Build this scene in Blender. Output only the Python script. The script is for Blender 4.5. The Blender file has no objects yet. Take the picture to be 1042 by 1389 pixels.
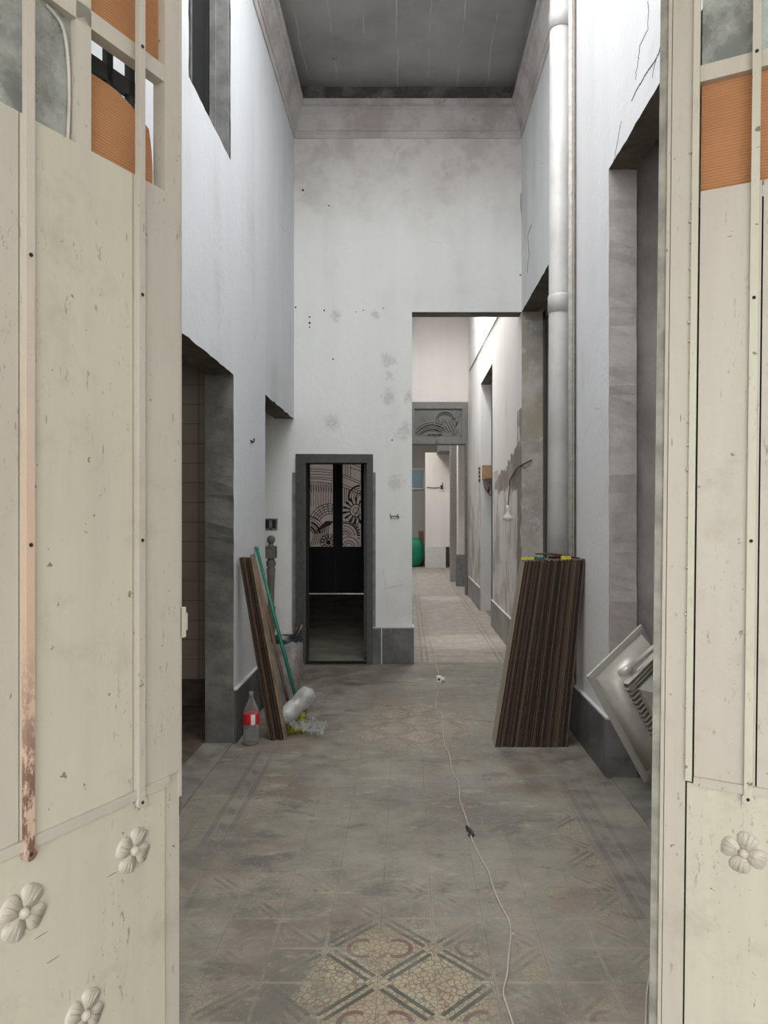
import bpy, bmesh, math, random
from mathutils import Vector, Matrix, noise as mnoise

random.seed(7)
SC = bpy.context.scene
COL = SC.collection
PI = math.pi

# ---------------------------------------------------------------- camera, world, light, exposure
cam_d = bpy.data.cameras.new('camera')
cam = bpy.data.objects.new('camera', cam_d)
COL.objects.link(cam)
cam.location = (0, 0, 1.6)
cam.rotation_euler = (PI / 2, 0, 0)
cam_d.sensor_fit = 'HORIZONTAL'
cam_d.sensor_width = 36
cam_d.lens = 36 * 1000 / 1042
cam_d.shift_x = -31 / 1042
cam_d.shift_y = 3.5 / 1042
cam_d.clip_start = 0.05
SC.camera = cam

world = bpy.data.worlds.new('overcast_sky')
SC.world = world
world.use_nodes = True
bg = world.node_tree.nodes['Background']
bg.inputs[0].default_value = (0.965, 0.98, 1.0, 1)
bg.inputs[1].default_value = 6.0
SC.view_settings.view_transform = 'Standard'
SC.view_settings.look = 'None'
SC.view_settings.gamma = 1
SC.view_settings.use_curve_mapping = False
SC.view_settings.exposure = 0.12

def portal(name, loc, rot, sx, sy):
    d = bpy.data.lights.new(name, 'AREA')
    d.shape = 'RECTANGLE'; d.size = sx; d.size_y = sy
    d.cycles.is_portal = True
    o = bpy.data.objects.new(name, d); COL.objects.link(o)
    o.location = loc; o.rotation_euler = rot
# openings of the house to the sky (they only steer sampling, they emit nothing)
portal('patio_opening', (0.01, 3.6, 6.3), (0, 0, 0), 2.44, 3.5)
portal('corridor_opening', (0.62, 11.6, 5.8), (0, 0, 0), 1.2, 3.2)
portal('far_room_opening', (-0.6, 18.5, 4.8), (0, 0, 0), 3.4, 3.6)
portal('street_opening', (0.1, -2.7, 1.7), (PI / 2, 0, 0), 3.0, 3.4)

def lamp(name, loc, size, power, col, rot=(0, 0, 0)):
    d = bpy.data.lights.new(name, 'AREA'); d.shape = 'SQUARE'; d.size = size; d.energy = power; d.color = col
    o = bpy.data.objects.new(name, d); COL.objects.link(o); o.location = loc; o.rotation_euler = rot
# unseen fill lights added to brighten the corridor, far room and bathroom
lamp('corridor_fill', (0.70, 11.6, 5.3), 0.25, 42, (1.0, 0.95, 0.88))
lamp('corridor_mouth_fill', (0.62, 9.2, 5.5), 0.20, 16, (1.0, 0.94, 0.86))
for nm, loc, e, ang in (('corridor_fill_spot', (0.72, 9.3, 5.4), 330, 15), ('portal_fill_spot', (0.70, 14.1, 5.4), 260, 12)):  # added spots out of view, making the bright patches on the corridor floor
    d_ = bpy.data.lights.new(nm, 'SPOT'); d_.energy = e; d_.spot_size = math.radians(ang); d_.spot_blend = 0.8; d_.color = (1.0, 0.94, 0.84); d_.shadow_soft_size = 0.05
    o_ = bpy.data.objects.new(nm, d_); COL.objects.link(o_); o_.location = loc
lamp('far_room_fill', (0.2, 21.0, 4.4), 0.3, 26, (1.0, 0.93, 0.84))  # added fill, no fitting modelled in the far room
lamp('bathroom_fill', (-2.4, 4.6, 2.9), 0.3, 4, (1.0, 0.92, 0.82))  # weak fill added so the bathroom tiles show

# ---------------------------------------------------------------- node expression helper
class E:
    """a socket with arithmetic"""
    def __init__(s, nt, v): s.nt = nt; s.v = v
    def _m(s, op, *a):
        n = s.nt.nodes.new('ShaderNodeMath'); n.operation = op
        for i, x in enumerate((s,) + a):
            if isinstance(x, E):
                s.nt.links.new(x.v, n.inputs[i])
            else:
                n.inputs[i].default_value = x
        return E(s.nt, n.outputs[0])
    def __add__(s, o): return s._m('ADD', o)
    def __sub__(s, o): return s._m('SUBTRACT', o)
    def __mul__(s, o): return s._m('MULTIPLY', o)
    def __truediv__(s, o): return s._m('DIVIDE', o)
    def abs(s): return s._m('ABSOLUTE')
    def floor(s): return s._m('FLOOR')
    def fract(s): return s._m('FRACT')
    def gt(s, o): return s._m('GREATER_THAN', o)
    def lt(s, o): return s._m('LESS_THAN', o)
    def min(s, o): return s._m('MINIMUM', o)
    def max(s, o): return s._m('MAXIMUM', o)
    def sqrt(s): return s._m('SQRT')
    def mod(s, o): return s._m('FLOORED_MODULO', o)
    def inv(s): return s * -1.0 + 1.0
    def ramp(s, a, b, lo=0.0, hi=1.0):
        n = s.nt.nodes.new('ShaderNodeMapRange'); n.interpolation_type = 'SMOOTHSTEP'
        s.nt.links.new(s.v, n.inputs[0])
        for i, x in enumerate((a, b, lo, hi)): n.inputs[1 + i].default_value = x
        return E(s.nt, n.outputs[0])

class Mat:
    def __init__(s, name, rough=0.8, metal=0.0, obj_space=False):
        s.m = bpy.data.materials.new(name); s.m.use_nodes = True
        s.nt = s.m.node_tree; s.b = s.nt.nodes['Principled BSDF']
        s.b.inputs['Roughness'].default_value = rough
        s.b.inputs['Metallic'].default_value = metal
        if obj_space:
            t = s.nt.nodes.new('ShaderNodeTexCoord'); s.pos = t.outputs['Object']
        else:
            g = s.nt.nodes.new('ShaderNodeNewGeometry'); s.pos = g.outputs['Position']
        sp = s.nt.nodes.new('ShaderNodeSeparateXYZ'); s.nt.links.new(s.pos, sp.inputs[0])
        s.x, s.y, s.z = (E(s.nt, sp.outputs[i]) for i in range(3))
    def vec(s, sc=(1, 1, 1), off=(0, 0, 0)):
        n = s.nt.nodes.new('ShaderNodeMapping'); s.nt.links.new(s.pos, n.inputs[0])
        n.inputs[1].default_value = off; n.inputs[3].default_value = sc
        return n.outputs[0]
    def noise(s, scale, detail=4, rough=0.55, sc=(1, 1, 1), off=(0, 0, 0), dist=0.0):
        n = s.nt.nodes.new('ShaderNodeTexNoise')
        s.nt.links.new(s.vec(sc, off), n.inputs['Vector'])
        n.inputs['Scale'].default_value = scale; n.inputs['Detail'].default_value = detail
        n.inputs['Roughness'].default_value = rough; n.inputs['Distortion'].default_value = dist
        return E(s.nt, n.outputs[0])
    def voronoi(s, scale, feature='DISTANCE_TO_EDGE', sc=(1, 1, 1), off=(0, 0, 0)):
        n = s.nt.nodes.new('ShaderNodeTexVoronoi'); n.feature = feature
        s.nt.links.new(s.vec(sc, off), n.inputs['Vector']); n.inputs['Scale'].default_value = scale
        return E(s.nt, n.outputs['Distance'])
    def rnd(s):
        n = s.nt.nodes.new('ShaderNodeObjectInfo'); return E(s.nt, n.outputs['Random'])
    def mix(s, a, b, f):
        n = s.nt.nodes.new('ShaderNodeMix'); n.data_type = 'RGBA'
        for i, x in ((6, a), (7, b)):
            if isinstance(x, tuple): n.inputs[i].default_value = (*x, 1)
            else: s.nt.links.new(x, n.inputs[i])
        if isinstance(f, E): s.nt.links.new(f.v, n.inputs[0])
        else: n.inputs[0].default_value = f
        return n.outputs[2]
    def color(s, c):
        if isinstance(c, tuple): s.b.inputs['Base Color'].default_value = (*c, 1)
        else: s.nt.links.new(c, s.b.inputs['Base Color'])
        return s
    def rough(s, e): s.nt.links.new(e.v, s.b.inputs['Roughness']); return s
    def bump(s, e, dist=0.002, strength=1.0):
        n = s.nt.nodes.new('ShaderNodeBump'); n.inputs['Strength'].default_value = strength
        n.inputs['Distance'].default_value = dist
        s.nt.links.new(e.v, n.inputs['Height']); s.nt.links.new(n.outputs[0], s.b.inputs['Normal'])
        return s

M = {}
def simple(name, col, rough=0.7, metal=0.0, var=0.18, scale=20, obj_space=False):
    m = Mat(name, rough, metal, obj_space)
    n = m.noise(scale, 4)
    dark = tuple(c * (1 - var) for c in col); lite = tuple(min(1, c * (1 + var)) for c in col)
    m.color(m.mix(dark, lite, n.ramp(0.3, 0.7)))
    M[name] = m.m
    return m

# ---- plaster walls
def plaster(name, base, dirt=(0.50, 0.49, 0.47), amount=0.35, spots=None, low=None, patch=False, topdamp=False):
    m = Mat(name, 0.9)
    big = m.noise(1.1, 5, 0.6)
    streak = m.noise(3.0, 5, 0.6, (1, 1, 0.25))
    f = (big * 0.6 + streak * 0.4).ramp(0.48, 0.72) * amount
    c = m.mix(base, dirt, f)
    roller = m.noise(2.2, 2, 0.4, (1.6, 1.6, 0.12), (3, 1, 0)).ramp(0.35, 0.65)
    c = m.mix(c, tuple(min(1, b * 1.06) for b in base), roller * 0.5)
    speck = m.noise(26, 3, 0.7).ramp(0.68, 0.76) * 0.35
    c = m.mix(c, dirt, speck)
    # hairline cracks in old paint
    cr = m.voronoi(1.7, off=(0.3, 0.2, 0.9)) + m.noise(9, 3) * 0.05
    crm = cr.ramp(0.024, 0.032, 1, 0) * m.noise(0.9, 2, 0.5, (1, 1, 1), (7, 3, 2)).ramp(0.60, 0.68) * 0.35
    c = m.mix(c, (0.25, 0.24, 0.22), crm)
    if topdamp:
        g = (m.z + m.noise(1.6, 5, 0.65) * 1.6).ramp(5.2, 6.4)
        c = m.mix(c, m.mix((0.66, 0.61, 0.58), (0.50, 0.46, 0.43), m.noise(2.4, 6, 0.65, off=(2, 0, 5)).ramp(0.45, 0.62)), g * 0.8)
    if spots:
        for (sx, sz, r) in spots:
            w = m.noise(14, 3, 0.6, off=(sx, 0, sz)) * 0.16
            dx = m.x - sx; dz = (m.z - sz) * 0.85
            d = (dx * dx + dz * dz).sqrt() + w - 0.08
            c = m.mix(c, (0.42, 0.42, 0.40), d.ramp(r * 0.3, r * 1.35, 0.50, 0) * m.noise(30, 4, 0.7).ramp(0.35, 0.6, 0.4, 1))
    if low is not None:   # blotchy second tone low down
        z0, z1, lc = low
        g = (m.z + m.noise(2.0, 5, 0.65) * 1.2).ramp(z0, z1, 1, 0)
        c = m.mix(c, lc, g * m.noise(5, 5, 0.65, off=(4, 4, 4)).ramp(0.3, 0.62, 0.35, 0.9))
    if patch:
        edge = m.noise(4.0, 5, 0.6) * 0.35 + m.noise(14, 4, 0.6, (1, 1, 0.4)) * 0.14
        top = (m.y - 7.9) * -0.13 + 2.62 - edge
        inside = (m.z - top).lt(0.0) * (m.z + edge).gt(2.16) * m.y.gt(7.5) * m.y.lt(10.3)
        c = m.mix(c, m.mix((0.17, 0.15, 0.13), (0.30, 0.28, 0.25), m.noise(7, 5, 0.6, (1, 1, 0.4))), inside)
        mott = m.noise(3.2, 6, 0.65, (1, 1, 0.5), (2, 2, 8)).ramp(0.46, 0.60) * m.z.lt(2.2) * m.y.gt(7.5)
        c = m.mix(c, (0.36, 0.34, 0.31), mott * 0.75)
        # rough render strip around the arris
        strip = m.y.lt(8.22) * m.z.lt(2.75) * m.y.gt(7.8)
        c = m.mix(c, (0.24, 0.22, 0.20), strip * m.noise(6, 4).ramp(0.3, 0.5))
    m.color(c)
    m.bump(m.noise(18, 6, 0.65) + m.noise(2.5, 3) * 1.5, 0.006, 0.7)
    M[name] = m.m
    return m

plaster('plaster_left', (0.71, 0.725, 0.745), amount=0.45, low=(0.2, 2.6, (0.62, 0.59, 0.575)))
plaster('plaster_back', (0.83, 0.835, 0.80), amount=0.40, low=(0.7, 2.3, (0.70, 0.68, 0.65)), topdamp=True,
        spots=[(-0.205, 3.25, 0.075), (-0.19, 3.1, 0.05), (-0.20, 2.85, 0.07), (-0.80, 2.58, 0.09), (-0.76, 3.75, 0.06),
               (-0.34, 3.73, 0.04), (-0.03, 2.5, 0.09), (0.03, 2.85, 0.06), (-0.12, 1.95, 0.08)])
plaster('plaster_right', (0.725, 0.73, 0.735), amount=0.55, low=(1.2, 3.4, (0.70, 0.67, 0.64)), patch=True)
plaster('plaster_plain', (0.70, 0.67, 0.64), amount=0.35)
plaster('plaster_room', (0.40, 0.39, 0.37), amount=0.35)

# ---- bare cement render on jambs
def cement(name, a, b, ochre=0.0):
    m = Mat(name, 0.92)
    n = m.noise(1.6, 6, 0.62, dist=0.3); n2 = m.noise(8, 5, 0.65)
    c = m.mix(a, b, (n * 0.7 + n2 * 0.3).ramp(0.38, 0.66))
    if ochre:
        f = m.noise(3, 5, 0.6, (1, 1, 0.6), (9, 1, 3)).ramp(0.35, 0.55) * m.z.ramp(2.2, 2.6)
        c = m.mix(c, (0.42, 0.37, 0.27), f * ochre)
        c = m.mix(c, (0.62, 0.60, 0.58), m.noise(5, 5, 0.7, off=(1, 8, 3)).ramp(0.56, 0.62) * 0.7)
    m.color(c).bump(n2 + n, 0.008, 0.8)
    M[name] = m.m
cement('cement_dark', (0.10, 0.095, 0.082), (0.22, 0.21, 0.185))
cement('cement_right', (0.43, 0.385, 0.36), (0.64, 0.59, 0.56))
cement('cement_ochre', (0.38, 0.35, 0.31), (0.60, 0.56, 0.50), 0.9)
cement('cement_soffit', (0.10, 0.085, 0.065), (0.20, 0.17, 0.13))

# ceiling
m = Mat('ceiling_plaster', 0.95)
c = m.mix((0.33, 0.325, 0.315), (0.44, 0.435, 0.42), m.noise(1.3, 5, 0.6).ramp(0.3, 0.7))
line = ((m.x + m.noise(1.5, 3) * 0.10 + 0.05) / 0.31).fract()
lm = line.ramp(0.0, 0.05, 1, 0) * m.noise(2.2, 3, 0.5, off=(3, 3, 3)).ramp(0.4, 0.6)
c = m.mix(c, (0.66, 0.65, 0.64), lm * 0.9)
c = m.mix(c, (0.16, 0.155, 0.15), m.noise(6, 4, 0.7).ramp(0.66, 0.74))
m.color(c).bump(m.noise(10, 4), 0.004); M['ceiling_plaster'] = m.m
# cornice
m = Mat('cornice_plaster', 0.9)
c = m.mix((0.60, 0.57, 0.55), (0.45, 0.40, 0.37), m.noise(2.5, 6, 0.65).ramp(0.42, 0.66))
c = m.mix(c, (0.22, 0.19, 0.17), m.noise(11, 5, 0.7).ramp(0.62, 0.74) * 0.7)
m.color(c).bump(m.noise(22, 5), 0.005); M['cornice_plaster'] = m.m
m = Mat('frieze_dark', 0.95)
m.color(m.mix((0.10, 0.095, 0.09), (0.24, 0.23, 0.21), m.noise(5, 6, 0.7).ramp(0.4, 0.7))).bump(m.noise(9, 5), 0.01); M['frieze_dark'] = m.m

# slate skirting tiles
m = Mat('slate', 0.55)
c = m.mix((0.075, 0.073, 0.072), (0.17, 0.165, 0.16), (m.noise(3, 6, 0.65, dist=0.8) + m.rnd() * 0.15).ramp(0.35, 0.75))
c = m.mix(c, (0.36, 0.34, 0.31), m.noise(11, 5, 0.7, (1, 1, 0.4)).ramp(0.60, 0.75) * 0.55)
m.color(c); M['slate'] = m.m
m = Mat('slate_grey', 0.7)
c = m.mix((0.26, 0.26, 0.255), (0.38, 0.375, 0.36), (m.noise(3, 6, 0.65) + m.rnd() * 0.15).ramp(0.35, 0.75))
m.color(c); M['slate_grey'] = m.m

# ---- floor tile: patterned cement tiles under a film of dust and old glue
m = Mat('cement_tile', 0.72)
P = 0.4
x = m.x + 0.10; y = m.y - 2.52
u = (x - y) / P; v = (x + y) / P
du = ((u + 0.5).fract() - 0.5).abs() * (P / math.sqrt(2)); dv = ((v + 0.5).fract() - 0.5).abs() * (P / math.sqrt(2))  # metres to the nearest lattice line
edge = du.min(dv)
away = du.max(dv)
bar = edge.gt(0.008) * edge.lt(0.024) * away.gt(0.034) * away.lt(0.118 + 0.14)
par = (u.floor() + v.floor()).mod(2.0)
n2 = m.noise(5.5, 6, 0.68)
mos = m.voronoi(42, sc=(1, 1, 0)).ramp(0.05, 0.09)
mosc = m.mix((0.20, 0.15, 0.09), m.mix((0.55, 0.48, 0.31), (0.36, 0.30, 0.20), n2.ramp(0.4, 0.6)), mos)
# arcs in every other lozenge
cu = (u.fract() - 0.5); cv = (v.fract() - 0.5)
rr = ((cu - 0.16) * (cu - 0.16) + (cv - 0.16) * (cv - 0.16)).sqrt()
rr2 = ((cu + 0.16) * (cu + 0.16) + (cv + 0.16) * (cv + 0.16)).sqrt()
arc = (rr.gt(0.15) * rr.lt(0.21) * (cu + cv).gt(0.2)).max(rr2.gt(0.15) * rr2.lt(0.21) * (cu + cv).lt(-0.2))
arcc = m.mix(m.mix(mosc, (0.34, 0.24, 0.15), 0.30), (0.16, 0.075, 0.07), arc)
pat = m.mix(mosc, arcc, par)
pat = m.mix(pat, (0.060, 0.070, 0.055), bar)
# border guilloche near the walls
bd = (m.x - 0.02).abs()
bl = ((bd.gt(0.90) * bd.lt(0.93)).max(bd.gt(1.00) * bd.lt(1.03)))
bl2 = (m.y * 5.0 + m.x * 5.0).fract().lt(0.35) * bd.gt(0.945) * bd.lt(0.985)
pat = m.mix(m.mix(pat, (0.27, 0.235, 0.19), bd.gt(0.87)), (0.10, 0.10, 0.09), bl.max(bl2))
# corridor pattern further in
cb = (m.x - 0.62).abs()
cl = (cb.gt(0.38) * cb.lt(0.405)).max(cb.gt(0.44) * cb.lt(0.465)).max((m.y * 2.5).fract().lt(0.2) * cb.lt(0.30) * m.y.gt(10.6) * 0.4)
pat = m.mix(pat, m.mix((0.46, 0.42, 0.37), (0.20, 0.19, 0.17), cl), m.y.gt(8.0))
n1 = m.noise(1.25, 6, 0.62, off=(2.2, 0.4, 0)); n3 = m.noise(26, 4, 0.65)
film = m.mix((0.140, 0.127, 0.100), (0.300, 0.272, 0.218), (n1 * 0.55 + n2 * 0.45).ramp(0.36, 0.64))
film = m.mix(film, (0.37, 0.34, 0.285), n3.ramp(0.55, 0.75) * 0.45)
film = m.mix(film, (0.115, 0.105, 0.083), m.noise(2.6, 6, 0.7, (1, 1.6, 1), (5, 9, 0)).ramp(0.54, 0.66) * 0.75)
film = m.mix(film, (0.20, 0.125, 0.095), m.noise(2.0, 5, 0.6, off=(11, 2, 0)).ramp(0.54, 0.70) * 0.45)
jx = (((m.x + 0.10) / 0.2 + 0.5).fract() - 0.5).abs() * 0.2; jy = (((m.y - 2.52) / 0.2 + 0.5).fract() - 0.5).abs() * 0.2
jn = jx.min(jy).ramp(0.002, 0.009, 1, 0) * m.noise(3.5, 4, 0.6, off=(6, 6, 0)).ramp(0.44, 0.60) * m.y.ramp(3.7, 2.7)
film = m.mix(film, (0.42, 0.39, 0.33), m.noise(60, 3, 0.7).ramp(0.56, 0.70) * m.noise(1.8, 5, 0.65, off=(0, 7, 0)).ramp(0.42, 0.6) * 0.6)
film = m.mix(film, (0.40, 0.37, 0.31), m.noise(3.2, 6, 0.7, (1, 2.2, 1), (1, 4, 0)).ramp(0.56, 0.68) * 0.5)
def blob(cx, cy, rx, ry):
    a = (m.x - cx) / rx; b = (m.y - cy) / ry
    return (a * a + b * b).sqrt()
wob = n2 * 0.9 + m.noise(14, 4) * 0.35 - 0.62
vis = (blob(-0.03, 2.47, 0.40, 0.50) + wob * 1.6).ramp(0.55, 1.0, 0.85, 0) * n2.ramp(0.36, 0.56, 0.35, 1)
vis2 = (blob(0.08, 5.65, 0.50, 0.75) + wob).ramp(0.6, 1.1, 0.42, 0)
vis3 = (blob(-1.02, 4.3, 0.25, 0.8) + wob).ramp(0.7, 1.1, 0.30, 0)
vis4 = (blob(1.05, 3.6, 0.3, 0.9) + wob).ramp(0.7, 1.1, 0.28, 0)
vis5 = m.y.gt(8.0) * n2.ramp(0.3, 0.6, 0.65, 0.25)
gen = n2.ramp(0.50, 0.64, 0.03, 0.38) * m.y.lt(3.3)
vv = vis.max(vis2).max(vis3).max(vis4).max(vis5).max(gen)
lit = m.mix(film, pat, vv)
lit = m.mix(lit, (0.36, 0.33, 0.30), (m.y.gt(8.6) * n1.ramp(0.35, 0.6, 0.5, 0.15)))
# paint drips
sp = m.voronoi(3.3, 'F1', (1, 1, 0)); dr = (sp + n3 * 0.03).lt(0.032) * n1.gt(0.5)
lit = m.mix(lit, (0.70, 0.69, 0.66), dr)
lit = m.mix(lit, (0.40, 0.365, 0.30), jn * 0.42)
m.color(lit).rough(n2.ramp(0.3, 0.7, 0.5, 0.85)).bump(n2 + n3 * 0.4, 0.0025, 0.8)
M['cement_tile'] = m.m
m = Mat('grout', 0.9)
m.color(m.mix((0.17, 0.155, 0.13), (0.30, 0.28, 0.235), m.noise(6, 5, 0.7).ramp(0.4, 0.65))); M['grout'] = m.m

# ---- door paint
def door_paint(name, base, low):
    m = Mat(name, 0.42, obj_space=True)
    n = m.noise(2.2, 5, 0.6, (1, 1, 0.35)); st = m.noise(9, 4, 0.6, (1.5, 1.5, 0.12))
    c = m.mix(base, low, (n * 0.6 + st * 0.4).ramp(0.38, 0.66))
    zone = m.noise(3.2, 4, 0.6, (1, 1, 0.45), (4, 2, 7)).ramp(0.44, 0.60)
    chips = m.noise(75, 5, 0.75, (1, 1, 0.30)).ramp(0.60, 0.66) * zone
    c = m.mix(c, (0.15, 0.13, 0.095), chips * 0.65)
    c = m.mix(c, (0.12, 0.09, 0.06), m.noise(36, 3, 0.6, off=(3, 3, 1)).ramp(0.70, 0.73) * 0.8)
    grime = m.noise(5.0, 6, 0.7, off=(8, 1, 1)).ramp(0.52, 0.70) * 0.45
    c = m.mix(c, (0.36, 0.32, 0.25), grime)
    for (ax, az, q, off) in ((5, 60, 0.10, 1.3), (45, 6, 0.08, 5.1)):
        v = m.voronoi(1.0, 'F1', (ax, 3, az), (off, 0.2, off)).lt(q * 0.8) * m.noise(2.1, 2, off=(off, 1, 6)).gt(0.60)
        c = m.mix(c, (0.16, 0.13, 0.10), v * 0.75)
    m.color(c).bump(m.noise(30, 4) + n, 0.0015, 0.6)
    M[name] = m.m
door_paint('cream_paint', (0.54, 0.525, 0.41), (0.49, 0.455, 0.37))
door_paint('pink_cream_paint', (0.50, 0.462, 0.39), (0.45, 0.41, 0.345))
door_paint('frame_paint', (0.47, 0.43, 0.355), (0.52, 0.48, 0.40))
simple('grey_edge', (0.28, 0.265, 0.225), 0.6, var=0.3, scale=14)
m = Mat('rusty_bar', 0.7)
f = m.noise(45, 5, 0.75, (1, 1, 0.6)).ramp(0.42, 0.55) * m.z.ramp(1.45, 1.05)
c = m.mix(m.mix((0.52, 0.47, 0.40), (0.56, 0.40, 0.30), m.z.ramp(2.2, 1.4, 0, 1)), (0.17, 0.09, 0.06), f)
m.color(c).bump(m.noise(60, 4), 0.002); M['rusty_bar'] = m.m
# dirty glass: see-through with a film of grime
def dirty_glass(name, tint, amount):
    mm = bpy.data.materials.new(name); mm.use_nodes = True; nt = mm.node_tree
    for n in list(nt.nodes):
        if n.type != 'OUTPUT_MATERIAL': nt.nodes.remove(n)
    out = nt.nodes['Material Output']
    tr = nt.nodes.new('ShaderNodeBsdfTransparent'); tr.inputs[0].default_value = (0.82, 0.86, 0.83, 1)
    gl = nt.nodes.new('ShaderNodeBsdfGlossy'); gl.inputs['Roughness'].default_value = 0.05
    df = nt.nodes.new('ShaderNodeBsdfDiffuse'); df.inputs[0].default_value = (*tint, 1)
    fr = nt.nodes.new('ShaderNodeFresnel'); fr.inputs[0].default_value = 1.45
    a = nt.nodes.new('ShaderNodeMixShader'); b = nt.nodes.new('ShaderNodeMixShader')
    g = nt.nodes.new('ShaderNodeTexCoord'); ns = nt.nodes.new('ShaderNodeTexNoise'); mr = nt.nodes.new('ShaderNodeMapRange')
    ns.inputs['Scale'].default_value = 9; ns.inputs['Detail'].default_value = 6; ns.inputs['Roughness'].default_value = 0.65
    mr.inputs[1].default_value = 0.42; mr.inputs[2].default_value = 0.62; mr.inputs[3].default_value = amount; mr.inputs[4].default_value = min(1, amount + 0.35)
    nt.links.new(g.outputs['Object'], ns.inputs[0]); nt.links.new(ns.outputs[0], mr.inputs[0])
    nt.links.new(fr.outputs[0], a.inputs[0]); nt.links.new(tr.outputs[0], a.inputs[1]); nt.links.new(gl.outputs[0], a.inputs[2])
    nt.links.new(mr.outputs[0], b.inputs[0]); nt.links.new(a.outputs[0], b.inputs[1]); nt.links.new(df.outputs[0], b.inputs[2])
    nt.links.new(b.outputs[0], out.inputs[0]); M[name] = mm
dirty_glass('dirty_glass', (0.58, 0.59, 0.54), 0.22)
# translucent obscured glass
def translucent(name, col, amt):
    mm = bpy.data.materials.new(name); mm.use_nodes = True; nt = mm.node_tree
    b = nt.nodes['Principled BSDF']; b.inputs['Base Color'].default_value = (*col, 1); b.inputs['Roughness'].default_value = 0.4
    t = nt.nodes.new('ShaderNodeBsdfTranslucent'); t.inputs[0].default_value = (*col, 1)
    mx = nt.nodes.new('ShaderNodeMixShader'); mx.inputs[0].default_value = amt
    ns = nt.nodes.new('ShaderNodeTexNoise'); ns.inputs['Scale'].default_value = 4
    nt.links.new(b.outputs[0], mx.inputs[1]); nt.links.new(t.outputs[0], mx.inputs[2])
    nt.links.new(mx.outputs[0], nt.nodes['Material Output'].inputs[0]); M[name] = mm
translucent('obscured_glass', (0.62, 0.58, 0.56), 0.8)
translucent('frosted_pane', (0.16, 0.19, 0.20), 0.8)
# cardboard / fibreboard in the panes
m = Mat('fibreboard', 0.85, obj_space=True)
rib = (m.z * 150.0 + m.noise(2, 2) * 3.0).fract().ramp(0.0, 0.5)
c = m.mix((0.44, 0.205, 0.085), (0.36, 0.16, 0.065), m.noise(4, 5, 0.6).ramp(0.35, 0.7))
c = m.mix(c, (0.50, 0.25, 0.12), rib * 0.22)
m.color(c).bump(rib, 0.0015); M['fibreboard'] = m.m

# wood boards seen on edge: each board gets its own shade
m = Mat('board_edge', 0.75, obj_space=True)
r = m.rnd()
c = m.mix((0.018, 0.007, 0.004), (0.090, 0.055, 0.030), r.ramp(0.15, 0.95))
c = m.mix(c, (0.20, 0.16, 0.11), m.noise(16, 3, 0.5, (1, 1, 0.008)).ramp(0.50, 0.70) * 0.5)
m.color(c); M['board_edge'] = m.m
m = Mat('board_face', 0.6, obj_space=True)
c = m.mix((0.40, 0.34, 0.26), (0.33, 0.27, 0.19), m.noise(12, 4, 0.6, (1, 1, 0.06)).ramp(0.35, 0.7))
m.color(c); M['board_face'] = m.m

simple('grey_frame', (0.064, 0.066, 0.056), 0.5, var=0.15)
simple('portal_grey', (0.155, 0.155, 0.145), 0.55, var=0.12, scale=8)
simple('far_post_grey', (0.34, 0.33, 0.30), 0.7, var=0.1)
simple('plain_black', (0.006, 0.006, 0.007), 0.5)
simple('window_dark', (0.018, 0.018, 0.018), 0.5)
simple('window_grey', (0.20, 0.20, 0.195), 0.7, var=0.25, scale=8)
simple('pipe_white', (0.58, 0.57, 0.545), 0.45, var=0.10, scale=4)
simple('pipe_thin', (0.50, 0.47, 0.43), 0.5, var=0.15)
simple('rust_brown', (0.14, 0.085, 0.055), 0.7, var=0.3)
simple('hole_dark', (0.02, 0.018, 0.015), 0.9)
simple('newel_grey', (0.145, 0.135, 0.105), 0.6, var=0.15)
simple('broom_green', (0.010, 0.155, 0.095), 0.4, var=0.1)
simple('stick_wood', (0.20, 0.115, 0.065), 0.7, var=0.3, scale=9)
simple('scrap_wood', (0.24, 0.175, 0.115), 0.8, var=0.3, scale=9)
simple('sack_black', (0.02, 0.022, 0.022), 0.35)
simple('tool_black', (0.015, 0.015, 0.015), 0.4)
simple('bristle_yellow', (0.34, 0.33, 0.03), 0.7, var=0.4, scale=40)
simple('label_red', (0.55, 0.018, 0.022), 0.4, var=0.05)
simple('label_white', (0.72, 0.70, 0.68), 0.4, var=0.05)
simple('cable_white', (0.48, 0.44, 0.37), 0.5, var=0.1)
simple('cable_dark', (0.08, 0.075, 0.07), 0.6)
simple('plug_white', (0.75, 0.73, 0.68), 0.4, var=0.05)
simple('box_brown', (0.42, 0.27, 0.15), 0.8, var=0.1)
simple('terminal_black', (0.03, 0.03, 0.03), 0.5)
simple('yellow_plastic', (0.62, 0.56, 0.05), 0.5, var=0.05)
simple('green_plastic', (0.01, 0.11, 0.06), 0.5, var=0.05)
simple('dark_red', (0.075, 0.022, 0.018), 0.6, var=0.2)
simple('bathroom_tile', (0.36, 0.30, 0.24), 0.35, var=0.08, scale=3)
simple('bathroom_skirting', (0.11, 0.085, 0.06), 0.6, var=0.4, scale=9)
simple('room_floor', (0.24, 0.235, 0.18), 0.55, var=0.25, scale=3)
simple('sack_green', (0.0, 0.20, 0.10), 0.6, var=0.3)
simple('cardboard', (0.13, 0.075, 0.04), 0.8, var=0.2)
simple('pale_dado', (0.58, 0.58, 0.57), 0.7, var=0.06)
simple('threshold_stone', (0.20, 0.185, 0.16), 0.7, var=0.3, scale=5)
simple('street_paving', (0.30, 0.29, 0.27), 0.8, var=0.2, scale=5)
m = Mat('lamp_metal', 0.42, 0.3)
m.color(m.mix((0.56, 0.54, 0.47), (0.66, 0.64, 0.57), m.noise(6, 4).ramp(0.3, 0.7))); M['lamp_metal'] = m.m
simple('fin_dark', (0.20, 0.19, 0.17), 0.45, 0.4)
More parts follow.
